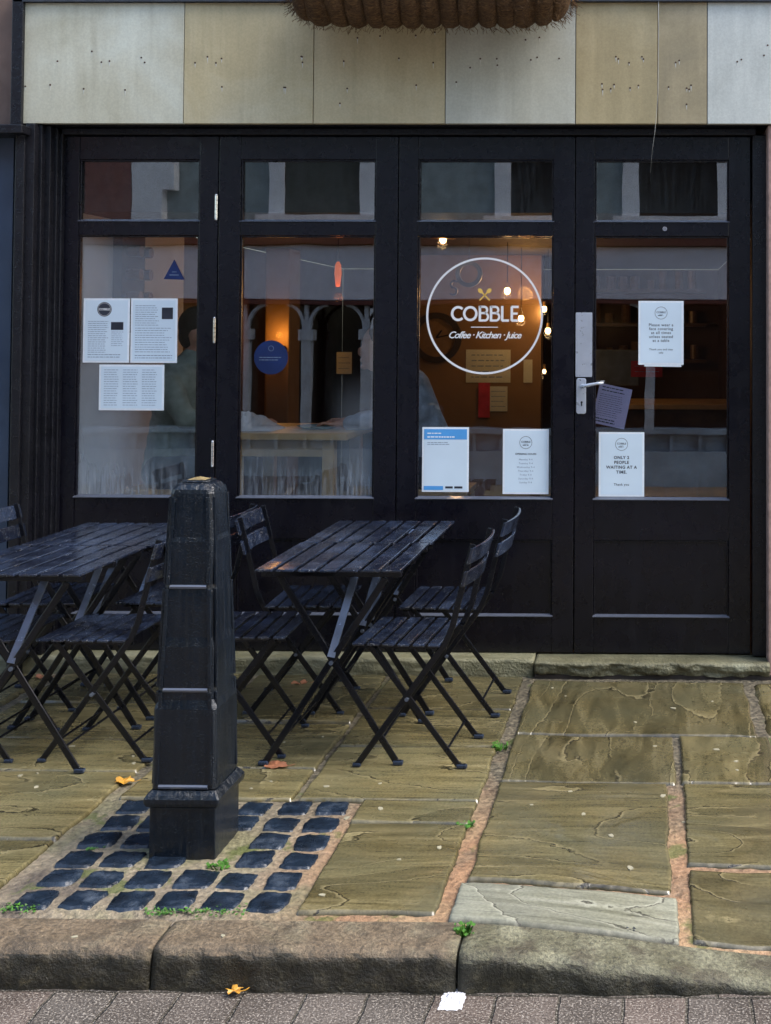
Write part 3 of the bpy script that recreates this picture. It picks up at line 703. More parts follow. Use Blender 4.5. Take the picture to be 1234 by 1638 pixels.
# uplighter on the ochre column
wl = empty('wall_lamp', (at(446, 470, 7.85).x, 7.87, at(446, 470, 7.85).z), 'small wall light glowing orange on the column behind the second window', 'lamp')
p = at(447, 560, 7.85); wl.location = (p.x, p.y, p.z); mb = MB(); mb.tube([(p.x, 7.87, p.z - .04), (p.x, 7.87, p.z + .03)], [.02, .035], 12); mb.build('lamp_shade', 'shade', wl)
warm('lamp_light', (p.x + .01, 7.80, p.z + .10), .8, (1, .42, .08), .02)
warm('lamp_light', (at(840, 500, 8.3).x, 8.3, at(840, 470, 8.3).z), 1.8, (1, .45, .12), .05)  # fill light in front of the ochre wall, with no lamp fitting

# clock, notices and decorations on the ochre wall
c = at(699, 540, YO); ck = empty('wall_clock', (c.x, YO, c.z), 'round wall clock with a thick dark rim on the ochre wall behind the logo', 'clock')
mb = MB(); mb.ring((c.x, c.z), .165, .045, YO - .003, .03, 48); mb.build('rim', 'dark', ck)
M['clockface'] = plain('clock_face', (.20, .12, .05), .6); mb = MB(); mb.disc((c.x, c.z), .145, YO - .003, .008, 40); mb.build('dial', 'clockface', ck)
mb = MB(); mb.bar((c.x, YO - .014, c.z), (c.x + .09, YO - .014, c.z + .02), .01, .002); mb.bar((c.x, YO - .016, c.z), (c.x + .04, YO - .016, c.z + .055), .012, .002); mb.build('hand', 'keyhole', ck)
def wall_note(px0, px1, py0, py1, Y, label, mat='notewhite', lines=5, tilt=0, name='paper_notice', deep=.002):
    a = at(px0, py0, Y); b = at(px1, py1, Y); cx, cz = (a.x + b.x) / 2, (a.z + b.z) / 2; hw, hh = (b.x - a.x) / 2, (a.z - b.z) / 2
    e = empty(name, (cx, Y, cz), label, 'notice', world=False); e.rotation_euler = (0, R(tilt), 0)
    mb = MB(); mb.box(-hw, hw, -deep, 0, -hh, hh); mb.build('sheet', mat, e)
    if lines:
        mb = MB()
        for i in range(lines):
            z = hh - hh * 2 * (i + 1) / (lines + 1); x = -hw * .75
            while x < hw * .6:
                wd = random.uniform(.1, .3) * hw; mb.box(x, min(x + wd, hw * .8), -deep - .0008, -deep - .0001, z - hh * .03, z + hh * .035); x += wd + hw * .07
        mb.build('printed_text', 'grayink', e)
    return e
M['notewhite'] = plain('note_paper', (.55, .58, .50), .6, var=.06)
M['redsign'] = plain('red_card', (.45, .03, .04), .5); M['grayscreen'] = plain('screen_glass', (.10, .12, .14), .15)
wall_note(746, 817, 559, 612, YO - .004, 'white notice pinned on the ochre wall below the logo lettering')
wall_note(783, 812, 618, 658, YO - .012, 'smaller white sheet pinned under the wall notice', lines=4)
wall_note(766, 784, 612, 668, YO - .020, 'narrow red card pinned beside the white sheets on the ochre wall', 'redsign', 0)
wall_note(838, 852, 575, 612, YO - .006, 'pale strip of paper at the right end of the ochre wall', lines=0)
wall_note(539, 563, 563, 598, 8.0, 'small pale card standing in the dark behind the second window', lines=3)
# shelves / counter behind the right hand leaves
M['counter'] = plain('counter_wood', (.11, .055, .03), .4)
ct = empty('counter', (.0, 8.2, .06), 'dark wooden serving counter deep inside behind the entrance door', 'counter')
mb = MB(); mb.box(-.62, .55, 8.2, 8.8, .062, 1.02); mb.build('body', 'counter', ct); mb = MB(); mb.box(-.66, .58, 8.15, 8.85, 1.022, 1.06); mb.build('worktop', 'pine', ct, bevel=.004)
sh = empty('wall_shelf', (-.1, YB - .3, 1.5), 'wooden shelves of jars deep inside behind the entrance door', 'shelf')
for z in (1.30, 1.62, 1.92): mb = MB(); mb.box(-.8, .5, YB - .3, YB - .01, z, z + .03); mb.build('board', 'counter', sh)
M['jar'] = plain('jar_glaze', (.22, .12, .07), .3)
mb = MB()
for z in (1.333, 1.653, 1.953):
    x = -.74
    while x < .45: hh = random.uniform(.08, .17); mb.tube([(x, YB - .16, z), (x, YB - .16, z + hh)], random.uniform(.03, .05), 10); x += random.uniform(.1, .16)
tag(mb.build('jar', 'jar', sh), kind='stuff')
p = at(985, 580, 7.9); tl = empty('till_screen', (p.x, 8.35, 1.062), 'grey till screen on the counter behind the door handle', 'screen')
mb = MB(); hw = .16; mb.box(p.x - hw, p.x + hw, 8.30, 8.34, 1.18, 1.44); mb.build('screen', 'grayscreen', tl, bevel=.008); mb = MB(); mb.tube([(p.x, 8.37, 1.063), (p.x, 8.36, 1.24)], .02, 10); mb.box(p.x - .09, p.x + .09, 8.28, 8.44, 1.063, 1.078); mb.build('stand', 'dark', tl)
wall_note(1010, 1060, 577, 603, 8.1, 'red card hanging over the counter behind the entrance pane', 'redsign', 2)
# bottle rack on the pale wall
br_ = empty('wine_rack', (XL, 6.2, 1.7), 'dark tall bottle rack on the pale wall inside the leftmost window', 'rack')
mb = MB(); mb.box(XL + .001, XL + .05, 5.98, 6.25, 1.55, 2.12); mb.build('back', 'dark', br_)
mb = MB()
for i in range(4):
    for j in range(2): mb.tube([(XL + .05, 6.05 + .12 * j, 1.62 + .12 * i), (XL + .12, 6.05 + .12 * j, 1.62 + .12 * i)], .03, 10)
mb.build('bottle_end', 'jar', br_)
# high table with stools
tbz = 1.055
ht = empty('high_table', (-1.85, 6.05, .06), 'high pine table behind the second window with white paper bag on it', 'table')
mb = MB(); mb.box(-2.17, -1.50, 5.72, 6.38, tbz - .035, tbz); mb.build('tabletop', 'pine', ht, bevel=.004)
for sx in (-2.10, -1.63):
    for sy in (5.78, 6.30): mb = MB(); mb.box(sx, sx + .06, sy - .03, sy + .03, .062, tbz - .036); mb.build('leg', 'pine', ht, bevel=.003)
mb = MB(); mb.box(-2.04, -1.63, 6.28, 6.31, .30, .36); mb.build('rail', 'pine', ht); mb = MB(); mb.box(-2.04, -1.63, 5.77, 5.79, tbz - .12, tbz - .04); mb.build('rail', 'pine', ht)
bag = empty('paper_bag', (-2.03, 5.9, tbz), 'crumpled white paper bag on the high table behind the second window', 'bag')
mb = MB(); n = 22; vs = []
for j in range(n + 1):
    for i in range(n + 1):
        u = i / n; v = j / n; hgt = .10 * max(0, math.sin(math.pi * u)) ** .6 * max(0, math.sin(math.pi * v)) ** .5 * (1.1 - .6 * u)
        vs.append((-2.20 + .30 * u, 5.80 + .24 * v, tbz + .002 + hgt * (1 + .45 * mn.fractal(Vector((u * 5, v * 5, 1)), .8, 2, 3))))
mb.add(vs, [(j * (n + 1) + i, j * (n + 1) + i + 1, (j + 1) * (n + 1) + i + 1, (j + 1) * (n + 1) + i) for j in range(n) for i in range(n)])
M['tissue'] = plain('white_tissue', (.60, .60, .63), .7, var=.05, sc=30); mb.build('bag', 'tissue', bag)
plate = empty('plate', (-1.72, 6.0, tbz), 'pale blue plate at the right end of the high table', 'plate')
M['platec'] = plain('blue_plate', (.35, .55, .65), .2); mb = MB(); mb.tube([(-1.72, 6.0, tbz + .001), (-1.72, 6.0, tbz + .004), (-1.72, 6.0, tbz + .018)], [.06, .085, .11], 24); mb.build('dish', 'platec', plate)
def stool(x, y, label):
    e = empty('bar_stool', (x, y, .06), label, 'stool', 'bar stools at the high table', world=False)
    mb = MB(); mb.box(-.17, .17, -.17, .17, .66, .69); mb.build('seat', 'pine', e, bevel=.005)
    for a, b in ((-1, -1), (1, -1), (1, 1), (-1, 1)): mb = MB(); mb.bar((a * .14, b * .14, .659), (a * .18, b * .18, .003), .035, .035); mb.build('leg', 'pine', e)
    for q in (-.165, .165): mb = MB(); mb.bar((-.165, q, .22), (.165, q, .22), .03, .02); mb.build('stretcher', 'pine', e)
stool(-2.52, 6.05, 'pine bar stool behind the leftmost window under the person in green'); stool(-1.10, 6.08, 'pine bar stool behind the logo window under the person in blue')

# people sitting inside: fused continuous bodies
def cap_(mb, p, q, r0, r1, n=6):
    p = Vector(p); q = Vector(q); L = (q - p).length; k = max(2, int(L / (min(r0, r1) * .6)))
    for i in range(k + 1):
        t = i / k; c = p.lerp(q, t); mb.ball(c, r0 + (r1 - r0) * t, seg=10, rings=7)
def fuse(mb, name, mat, parent, vox, smooth=4):
    ob = mb.build(name, mat, parent)
    rm = ob.modifiers.new('fuse', 'REMESH'); rm.mode = 'VOXEL'; rm.voxel_size = vox; rm.use_smooth_shade = True
    s_ = ob.modifiers.new('smooth', 'SMOOTH'); s_.iterations = smooth; s_.factor = .6
    return ob
M['skin'] = plain('skin', (.50, .27, .19), .5, var=.08, Subsurface_Weight=.05); M['hair'] = plain('dark_hair', (.035, .024, .017), .6, sc=60, bump=.5)
def person(head, sh, hip, hand, D, jacket, trousers, label, knee):
    """D=+1 faces +X; sh, hip = mid points"""
    hx, hy, hz = head; e = empty('person', (hip[0], hip[1], .06), label, 'person', 'people sitting at the high table')
    b = MB()
    b.ball((hx, hy, hz + .02), .098, 1.0, .78, 1.12, 18, 12); b.ball((hx + D * .03, hy, hz - .05), .07, .95, .75, 1.0)     # skull, jaw
    b.ball((hx + D * .105, hy, hz - .015), .017, 1, .8, 1.5); b.ball((hx + D * .092, hy, hz - .06), .018, .9, 1.4, .6)      # nose, lips
    b.ball((hx + D * .085, hy, hz - .095), .02, 1, 1.1, .8)
    for sy in (-1, 1): b.ball((hx - D * .005, hy + sy * .078, hz - .01), .02, .9, .4, 1.5)
    cap_(b, (hx - D * .02, hy, hz - .08), (sh[0], sh[1], sh[2] + .03), .052, .06)
    cap_(b, sh, hip, .11, .12)
    for sy, hd in ((-1, hand[0]), (1, hand[1])):
        s = Vector((sh[0], sh[1] + sy * .17, sh[2])); w_ = Vector(hd); el = Vector(((s.x * .55 + w_.x * .45) - D * .04, s.y + sy * .02, w_.z + .03))
        cap_(b, s, el, .052, .042); cap_(b, el, w_, .042, .028)
        b.ball((w_.x + D * .045, w_.y, w_.z - .002), .042, 1.05, .9, .42)
        for f in range(4):
            yy = w_.y - .03 + f * .02; L = (.06, .072, .068, .052)[f]
            cap_(b, (w_.x + D * .08, yy, w_.z), (w_.x + D * (.08 + L * .6), yy, w_.z + .004), .0085, .008); cap_(b, (w_.x + D * (.08 + L * .6), yy, w_.z + .004), (w_.x + D * (.08 + L), yy, w_.z - .012), .008, .007)
        cap_(b, (w_.x + D * .02, w_.y - sy * .035, w_.z), (w_.x + D * .07, w_.y - sy * .058, w_.z - .004), .011, .009)
    for sy in (-1, 1):
        h0 = Vector((hip[0], hip[1] + sy * .09, hip[2])); k0 = Vector((knee[0], knee[1] + sy * .10, knee[2])); a0 = Vector((knee[0] - D * .06, k0.y, .42))
        cap_(b, h0, k0, .082, .058); cap_(b, k0, a0, .055, .036); cap_(b, a0, (a0.x + D * .14, a0.y, a0.z - .05), .036, .03)
    fuse(b, 'body', 'skin', e, .0065, 3)
    j = MB()
    cap_(j, (sh[0], sh[1], sh[2] + .0), hip, .125, .14)
    for t in (.0, .12, .25): j.ball(Vector(sh).lerp(Vector(hip), t), .13, 1.0, 1.55 - t, 1.0)
    for sy, hd in ((-1, hand[0]), (1, hand[1])):
        s = Vector((sh[0], sh[1] + sy * .17, sh[2])); w_ = Vector(hd); el = Vector(((s.x * .55 + w_.x * .45) - D * .04, s.y + sy * .02, w_.z + .03))
        cap_(j, s, el, .068, .056); cap_(j, el, el.lerp(w_, .9), .056, .042)
    cap_(j, (sh[0], sh[1], sh[2] + .05), (hx - D * .03, hy, hz - .125), .078, .068)
    fuse(j, 'jacket', jacket, e, .011, 5)
    t_ = MB()
    for sy in (-1, 1):
        h0 = Vector((hip[0], hip[1] + sy * .09, hip[2])); k0 = Vector((knee[0], knee[1] + sy * .10, knee[2])); a0 = Vector((knee[0] - D * .06, k0.y, .48))
        cap_(t_, h0, k0, .098, .072); cap_(t_, k0, a0, .068, .052)
    fuse(t_, 'trousers', trousers, e, .012, 4)
    h = MB(); h.ball((hx - D * .018, hy, hz + .048), .100, .95, .82, 1.0, 18, 12); h.ball((hx - D * .05, hy, hz - .01), .075, .8, .95, 1.0)
    fuse(h, 'hair', 'hair', e, .009, 2)
M['greenjacket'] = plain('green_grey_jacket', (.30, .36, .33), .8, sc=20, bump=.4); M['bluejacket'] = plain('blue_grey_jumper', (.36, .42, .52), .8, sc=20, bump=.4)
M['jeans'] = plain('dark_trousers', (.02, .025, .04), .8)
person((-2.365, 6.05, 1.545), (-2.46, 6.05, 1.29), (-2.52, 6.05, .83), ((-2.16, 5.92, tbz + .03), (-2.14, 6.16, tbz + .03)), 1, 'greenjacket', 'jeans', 'person in a green grey jacket sitting behind the leftmost window, facing right', (-2.27, 6.05, .84))
person((-1.42, 6.08, 1.47), (-1.28, 6.08, 1.25), (-1.10, 6.08, .83), ((-1.56, 5.95, tbz + .03), (-1.58, 6.2, tbz + .03)), -1, 'bluejacket', 'jeans', 'person in a blue grey jumper behind the logo window, leaning to the left', (-1.36, 6.08, .84))

# ================================================================== STICKERS AND NOTICES ON THE GLASS
YG = FY + .0205                                                # outer face of the panes
YI = YG - .0013
lg = empty('window_logo', (fx(775), YG, fz(505)), 'large white circular window logo with crossed yellow spoons and the name COBBLE', 'logo')
c = at(775.5, 505, YG); s_ = 1 / 343.5
mb = MB(); mb.ring((c.x, c.z), 92.5 * s_, 3.3 * s_, YG, .0008, 96); mb.build('ring', 'white', lg)
# block capitals drawn with strokes
def L2(px, py): return (c.x + (px - 775.5) * s_, c.z - (py - 505) * s_)
def stroke(mb, pts, wd, y=YG, th=.0008):
    for i in range(len(pts) - 1):
        (ax, az), (bx, bz) = pts[i], pts[i + 1]; d = math.hypot(bx - ax, bz - az) or 1; ux, uz = (bx - ax) / d, (bz - az) / d; nx, nz = -uz * wd / 2, ux * wd / 2; e = wd * .12
        mb.prism([(ax - ux * e + nx, az - uz * e + nz), (ax - ux * e - nx, az - uz * e - nz), (bx + ux * e - nx, bz + uz * e - nz), (bx + ux * e + nx, bz + uz * e + nz)], y - th - .00001 * (i % 2), y)
    return mb
mb = MB(); T, B = 490.5, 512.5; W_ = 4.0 * s_
def arcp(cx, cy, rx, ry, a0, a1, n=18): return [L2(cx + rx * math.cos(R(a0 + (a1 - a0) * i / n)), cy - ry * math.sin(R(a0 + (a1 - a0) * i / n))) for i in range(n + 1)]
stroke(mb, arcp(733, 501.5, 9.8, 10.3, 48, 312), W_); stroke(mb, arcp(752.5, 501.5, 9.8, 10.3, 0, 360, 28), W_)
for bx in (768, 786):
    stroke(mb, [L2(bx, B + 1), L2(bx, T - 1)], W_)
    stroke(mb, [L2(bx, T)] + arcp(bx + 7, T + 5.0, 4.6, 5.0, 90, -90, 10) + [L2(bx, T + 10.2)], W_ * .9)
    stroke(mb, [L2(bx + 6, T + 10.2)] + arcp(bx + 8, T + 16.1, 5.2, 5.9, 90, -90, 10) + [L2(bx, B)], W_ * .9)
stroke(mb, [L2(804, T - 1), L2(804, B), L2(814.5, B)], W_)
stroke(mb, [L2(830, T), L2(819.5, T), L2(819.5, B), L2(830.5, B)], W_); stroke(mb, [L2(819.5, 501.3), L2(828.5, 501.3)], W_ * .9)
mb.build('lettering', 'white', lg)
mb = MB(); stroke(mb, [L2(754, 523.3), L2(797, 523.3)], 1.3 * s_)
mb.text('Coffee \u00b7 Kitchen \u00b7 Juice', c.x, L2(0, 541)[1], 15.2 * s_, YG, .0008, bold=.0006, shear=.35, space=.86)
mb.build('tagline', 'white', lg)
mb = MB()
for sx in (-1, 1):
    stroke(mb, [L2(775.5 - sx * 8, 480), L2(775.5 + sx * 5, 466.5)], 2.2 * s_)
    cx, cz = L2(775.5 + sx * 7, 464.8); a = R(45 * sx)
    P = []
    for k in range(16):
        t = 2 * math.pi * k / 16; u, v_ = 3.3 * s_ * math.cos(t), 4.7 * s_ * math.sin(t); P.append((cx + u * math.cos(-a) - v_ * math.sin(-a), cz + u * math.sin(-a) + v_ * math.cos(-a)))
    mb.prism(P, YG - .0012 - .0003 * sx, YG)
mb.build('spoon_emblem', 'yellow', lg)

def poster(px0, px1, py0, py1, label, draw, Y=YI, mat='paper', tilt=0.0, group=None, border=True):
    a = at(px0, py0, Y); b = at(px1, py1, Y); wdt, hgt = b.x - a.x, a.z - b.z
    e = empty('paper_notice', ((a.x + b.x) / 2, Y, (a.z + b.z) / 2), label, 'notice', group, world=False); e.rotation_euler = (0, R(tilt), 0)
    hw, hh = wdt / 2, hgt / 2
    if border: mb = MB(); mb.box(-hw, hw, 0, .001, -hh, hh); mb.build('laminate', 'paperborder', e)
    k = .009 if border else 0
    mb = MB(); mb.box(-hw + k, hw - k, -.0006, -.0001, -hh + k, hh - k); mb.build('sheet', mat, e)
    draw(e, hw - k, hh - k); return e
def lines(mb, x0, x1, z0, z1, n, th, y=-.0009, fill=.8, gapc=.3):
    for i in range(n):
        z = z1 - (z1 - z0) * i / max(1, n - 1); x = x0; end = x0 + (x1 - x0) * random.uniform(fill, 1)
        while x < end: wd = random.uniform(.006, .02); mb.box(x, min(x + wd, end), y - .0002, y, z - th / 2, z + th / 2); x += wd + .003
def smalllogo(mb, x, z, r, txt=True):
    mb.ring((x, z), r, r * .06, -.0008, .0002, 32)
    if txt: mb.text('COBBLE', x, z - r * .02, r * .42, -.0008, .0002, bold=.0002); mb.box(x - r * .3, x + r * .3, -.001, -.0008, z - r * .26, z - r * .22); lines(mb, x - r * .5, x + r * .5, z - r * .42, z - r * .42, 1, r * .12)
def d_menu1(e, hw, hh):
    mb = MB(); mb.disc((-.1 * hw + .0, hh * .70), .034, -.0007, .0004, 30); mb.box(hw * .22, hw * .80, -.0011, -.0007, hh * .02, hh * .28); mb.build('printed_badge', 'darkprint', e)
    mb = MB(); mb.text('COBBLE', -.1 * hw, hh * .67, .014, -.0012, .0003, bold=.0004); mb.ring((-.1 * hw, hh * .70), .0295, .0012, -.0012, .0002); mb.build('badge_lettering', 'white', e)
    mb = MB(); lines(mb, -hw * .86, hw * .1, -hh * .72, hh * .30, 16, .0022); lines(mb, hw * .24, hw * .82, -hh * .5, -hh * .05, 8, .0018); lines(mb, -hw * .86, hw * .8, -hh * .88, -hh * .80, 2, .003); mb.build('printed_text', 'grayink', e)
def d_menu2(e, hw, hh):
    mb = MB(); mb.box(hw * .36, hw * .88, -.0011, -.0007, hh * .38, hh * .76); mb.build('printed_badge', 'darkprint', e)
    mb = MB(); lines(mb, -hw * .88, hw * .25, hh * .18, hh * .82, 10, .0022); lines(mb, -hw * .88, hw * .85, -hh * .70, hh * .08, 11, .0024); lines(mb, -hw * .88, hw * .88, -hh * .90, -hh * .82, 2, .003); mb.build('printed_text', 'grayink', e)
def d_menu3(e, hw, hh):
    mb = MB()
    for k in range(3): lines(mb, -hw * .90 + k * hw * .62, -hw * .90 + k * hw * .62 + hw * .5, -hh * .84, hh * .84, 16, .0021)
    mb.build('printed_text', 'grayink', e)
poster(134, 206.5, 477, 580, 'A4 menu with round black badge, upper left of the three in the leftmost window', d_menu1)
poster(210, 283, 477, 580.5, 'A4 menu with a black square, upper right of the three in the leftmost window', d_menu2)
poster(159, 262, 583, 656.5, 'landscape three column menu sheet, lowest of the three in the leftmost window', d_menu3)
def tl_(rows, size, font_s=1.0):
    def dr(e, hw, hh):
        mb = MB(); smalllogo(mb, 0, hh * .66, .0285)
        for z, t, s2, bold in rows: mb.text(t, 0, hh * z, s2, -.0008, .0002, bold=bold, space=1.12)
        mb.build('printed_text', 'ink', e)
    return dr
poster(1022, 1094, 481, 583.5, 'notice asking to wear a face covering, high in the entrance door pane',
       tl_([(.22, 'Please wear a', .0185, .0002), (.09, 'face covering', .0185, .0002), (-.04, 'at all times', .0185, .0002), (-.17, 'unless seated', .0185, .0002), (-.30, 'at a table', .0185, .0002), (-.58, 'Thank you and stay', .0125, .0001), (-.69, 'safe', .0125, .0001)], 1))
wall_note(1032, 1091, 484, 586.5, YI + .0013, 'second sheet peeking out behind the face covering notice', 'paperborder', 0, 0.6, deep=.0002)
poster(958.5, 1031, 691, 794.5, 'notice reading only 2 people waiting at a time, low in the entrance door',
       tl_([(.18, 'ONLY 2', .019, .0006), (.02, 'PEOPLE', .019, .0006), (-.14, 'WAITING AT A', .019, .0006), (-.30, 'TIME.', .019, .0006), (-.70, 'Thank you', .015, .0002)], 1))
def d_hours(e, hw, hh):
    mb = MB(); smalllogo(mb, 0, hh * .62, .0285); mb.text('OPENING HOURS', 0, hh * .22, .0115, -.0008, .0002, bold=.0003, space=1.1); mb.build('printed_text', 'ink', e)
    mb = MB()
    for i, d in enumerate(('Monday', 'Tuesday', 'Wednesday', 'Thursday', 'Friday', 'Saturday', 'Sunday')): mb.text(d + ' 9-4', 0, hh * (.04 - .125 * i), .0115, -.0008, .0002, space=1.15)
    mb.build('hours_list', 'grayink', e)
poster(805, 878, 686, 790.5, 'opening hours sheet at the lower right of the logo pane', d_hours)
def d_blue(e, hw, hh):
    mb = MB(); mb.box(-hw, hw, -.0011, -.0007, hh * .66, hh); mb.build('blue_header', 'blueprint', e); mb = MB(); mb.box(-hw, -hw * .1, -.0011, -.0007, -hh, -hh * .87); mb.build('blue_tab', 'blueprint', e)
    mb = MB(); lines(mb, -hw * .85, -hw * .15, hh * .86, hh * .86, 1, .005, -.0012); lines(mb, -hw * .85, hw * .5, hh * .74, hh * .74, 1, .006, -.0012); mb.build('header_text', 'paperborder', e)
    mb = MB(); lines(mb, -hw * .85, hw * .3, hh * .5, hh * .56, 2, .0025); mb.build('printed_text', 'grayink', e)
    mb = MB(); mb.box(hw * .0, hw * .35, -.0009, -.0007, -hh * .95, -hh * .88); mb.box(hw * .42, hw * .8, -.0009, -.0007, -hh * .95, -hh * .88); mb.build('footer_text', 'darkprint', e)
poster(676, 750, 683, 787, 'check-in poster with a bright blue header, lower left of the logo pane', d_blue)
def d_violet(e, hw, hh):
    mb = MB(); lines(mb, -hw * .8, hw * .8, hh * .70, hh * .86, 2, .005); lines(mb, -hw * .85, hw * .7, -hh * .55, hh * .5, 11, .002); lines(mb, -hw * .8, hw * .6, -hh * .85, -hh * .72, 2, .006); mb.build('printed_text', 'ink', e)
poster(953, 1006, 617, 682, 'tilted violet sheet behind the entrance pane by the door handle', d_violet, FY + .12, 'paperviolet', 12, None, False)
# blue stickers
st = empty('window_sticker', (fx(272), YG, fz(435)), 'small dark blue triangular sticker high in the leftmost window', 'sticker')
mb = MB(); mb.prism([L2(255, 447), L2(289, 448), L2(272, 415)], YG - .0008, YG - .0002); mb.build('triangle', 'bluestick', st)
mb = MB(); a = L2(272, 440); mb.box(a[0] - .022, a[0] + .022, YG - .0012, YG - .0009, a[1] - .003, a[1] + .001); mb.box(a[0] - .01, a[0] + .012, YG - .0012, YG - .0009, a[1] + .012, a[1] + .015); mb.build('printed_text', 'grayink', st)
st = empty('window_sticker', (fx(431), YG, fz(575)), 'round blue sticker in the middle of the second window', 'sticker')
a = L2(431, 573); mb = MB(); mb.disc(a, 27.5 * s_, YG - .0002, .0006, 40); mb.build('disc', 'bluestick', st)
mb = MB(); lines(mb, a[0] - .055, a[0] + .055, a[1] - .012, a[1] + .0, 2, .003, YG - .001); mb.ring((a[0], a[1] + .042), .012, .0015, YG - .001, .0003, 24); mb.build('printed_text', 'grayink', st)
a = L2(751, 439); rg = empty('ring_reflection_stand_in', (a[0], 7.0, 2.139), 'thick dark ring behind the top of the logo, standing in for a mirrored sign', 'sign')  # ring placed inside in place of a sign's reflection in the pane
p = at(751, 438, 7.0); mb = MB(); mb.ring((p.x, p.z), .068, .026, 7.0, .02, 40); mb.tube([(p.x, 6.99, p.z + .08), (p.x, 6.99, 2.139)], .002, 6); mb.build('ring', 'darkprint', rg)
mb = MB(); q = at(728, 455, 7.0); mb.ring((q.x, q.z), .022, .011, 7.0, .02, 20, R(40), R(250)); mb.ring((q.x - .008, q.z - .04), .022, .011, 7.0, .02, 20, R(-140), R(70)); mb.build('curl', 'darkprint', rg)

# ================================================================== OPPOSITE SIDE OF THE STREET (seen mirrored in the glass)
OY = -2.6; OD = 2 * FY - OY
def ox(px): return (px - 1040) * OD / F
def oz(py): return 1.55 - (py - 535) * OD / F
M['columntrim'] = plain('toned_column_paint', (.42, .45, .50), .6, var=.2); M['greyrender'] = plain('grey_render', (.26, .32, .33), .8, sc=6); M['whitetrim'] = plain('white_trim', (.78, .80, .84), .6, var=.08)  # column paint toned below the white trim to soften its mirror image
M['oppfascia'] = plain('pale_grey_fascia', (.66, .67, .76), .5, var=.07); M['redtrim'] = plain('red_brown_trim', (.10, .025, .02), .6)
M['oppriser'] = plain('blue_grey_riser', (.30, .38, .46), .5, sc=4); M['oppglass'] = plain('dark_shop_glass', (.006, .006, .007), .08); M['redbrick'] = plain('red_render', (.22, .09, .075), .8)
ob_ = empty('opposite_shop', (-2.5, OY, -.2), 'shop across the street with pale fascia and slender white columns, mirrored in the panes', 'shop')
mb = MB(); mb.box(-13, 9, OY - 1.0, OY - .25, oz(392) + .13, 7.2); mb.box(-13, 9, OY - 1.0, OY - .5, -.3, oz(392) + .12); mb.build('wall', 'greyrender', ob_)
mb = MB(); mb.box(-13, ox(194), OY - .245, OY - .1, oz(392) + .14, 7.2); mb.build('brick_bay', 'redbrick', ob_)
mb = MB(); mb.box(-13, 9, OY - .35, OY, oz(480), oz(393)); mb.build('fascia', 'oppfascia', ob_, bevel=.01)
mb = MB(); mb.box(-13, 9, OY - .4, OY + .06, oz(392), oz(378)); mb.box(-13, 9, OY - .3, OY + .02, oz(487), oz(481)); mb.build('cornice', 'redtrim', ob_)
mb = MB(); mb.box(-13, 9, OY - .3, OY - .02, oz(776) - .3, oz(722)); mb.box(-13, 9, OY - .31, OY + .0, oz(695), oz(688)); mb.build('stall_riser', 'oppriser', ob_)
mb = MB()
for k in range(60): mb.box(-9 + k * .33, -9 + k * .33 + .035, OY - .1, OY - .05, oz(721.8), oz(695.2))
mb.box(-13, 9, OY - .3, OY - .12, oz(721.8), oz(695.2)); mb.build('rail_bar', 'oppriser', ob_)
mb = MB(); mb.box(-13, 9, OY - .42, OY - .38, oz(688), oz(488)); mb.build('shop_window', 'oppglass', ob_)
for px in (386, 484, 583, 1040, 1250):
    x = ox(px); mb = MB(); mb.box(x - .055, x + .055, OY - .12, OY - .01, oz(687.8), oz(545))
    mb.box(x - .085, x + .085, OY - .13, OY + .005, oz(545), oz(528))
    for sx in (-1, 1):
        P = [(x + sx * (.03 + .34 * (1 - math.cos(R(t))) * .62), OY - .06, oz(528) + .29 * math.sin(R(t))) for t in range(0, 91, 10)]
        mb.strip(P, .035, .06)
    mb.strip([(x, OY - .06, oz(528)), (x, OY - .06, oz(488))], .05, .05)
    mb.build('column', 'columntrim', ob_)
mb = MB(); mb.box(ox(583) + .04, ox(640), OY - .2, OY - .03, oz(687), oz(492)); mb.box(ox(195), ox(243), OY - .24, OY - .09, oz(377), 7.2); mb.box(ox(243), ox(262), OY - .24, OY - .09, oz(300), 7.2); mb.build('pilaster', 'whitetrim', ob_)
for a, b in ((440, 565), (812, 915), (1022, 1150)):
    xa, xb = ox(a), ox(b); zs = oz(342)
    mb = MB(); mb.box(xa - .19, xa, OY - .24, OY - .17, zs, zs + 1.6); mb.box(xb, xb + .19, OY - .24, OY - .17, zs, zs + 1.6); mb.box(xa - .3, xb + .3, OY - .24, OY - .08, zs - .08, zs - .003); mb.box(xa - .19, xb + .19, OY - .24, OY - .17, zs + 1.603, zs + 1.8)
    f_ = mb.build('window_frame', 'whitetrim', ob_)
    mb = MB(); mb.box(xa, xb, OY - .248, OY - .21, zs, zs + 1.6); mb.build('pane', 'oppglass', f_)

# ================================================================== COIR BASKET AND CABLE ON THE FASCIA
def coir_mat():
    g = G('coir_fibre'); v = g.co((1, 1, 1)); n = g.noise(g.co((14, 90, 90)), 2, 6, .7, .8); n2 = g.noise(v, 7, 4)
    base = g.ramp(n, (.3, (.035, .018, .007)), (.5, (.17, .085, .03)), (.75, (.48, .27, .10)))
    base = g.mix(g.ramp(n2, (.45, 0), (.75, .5)), base, (.08, .038, .014))
    return g.fin(base, .9, g.bump(g.noise(g.co((10, 160, 160)), 2, 6, .7), 1.0, .02))
M['coir'] = coir_mat()

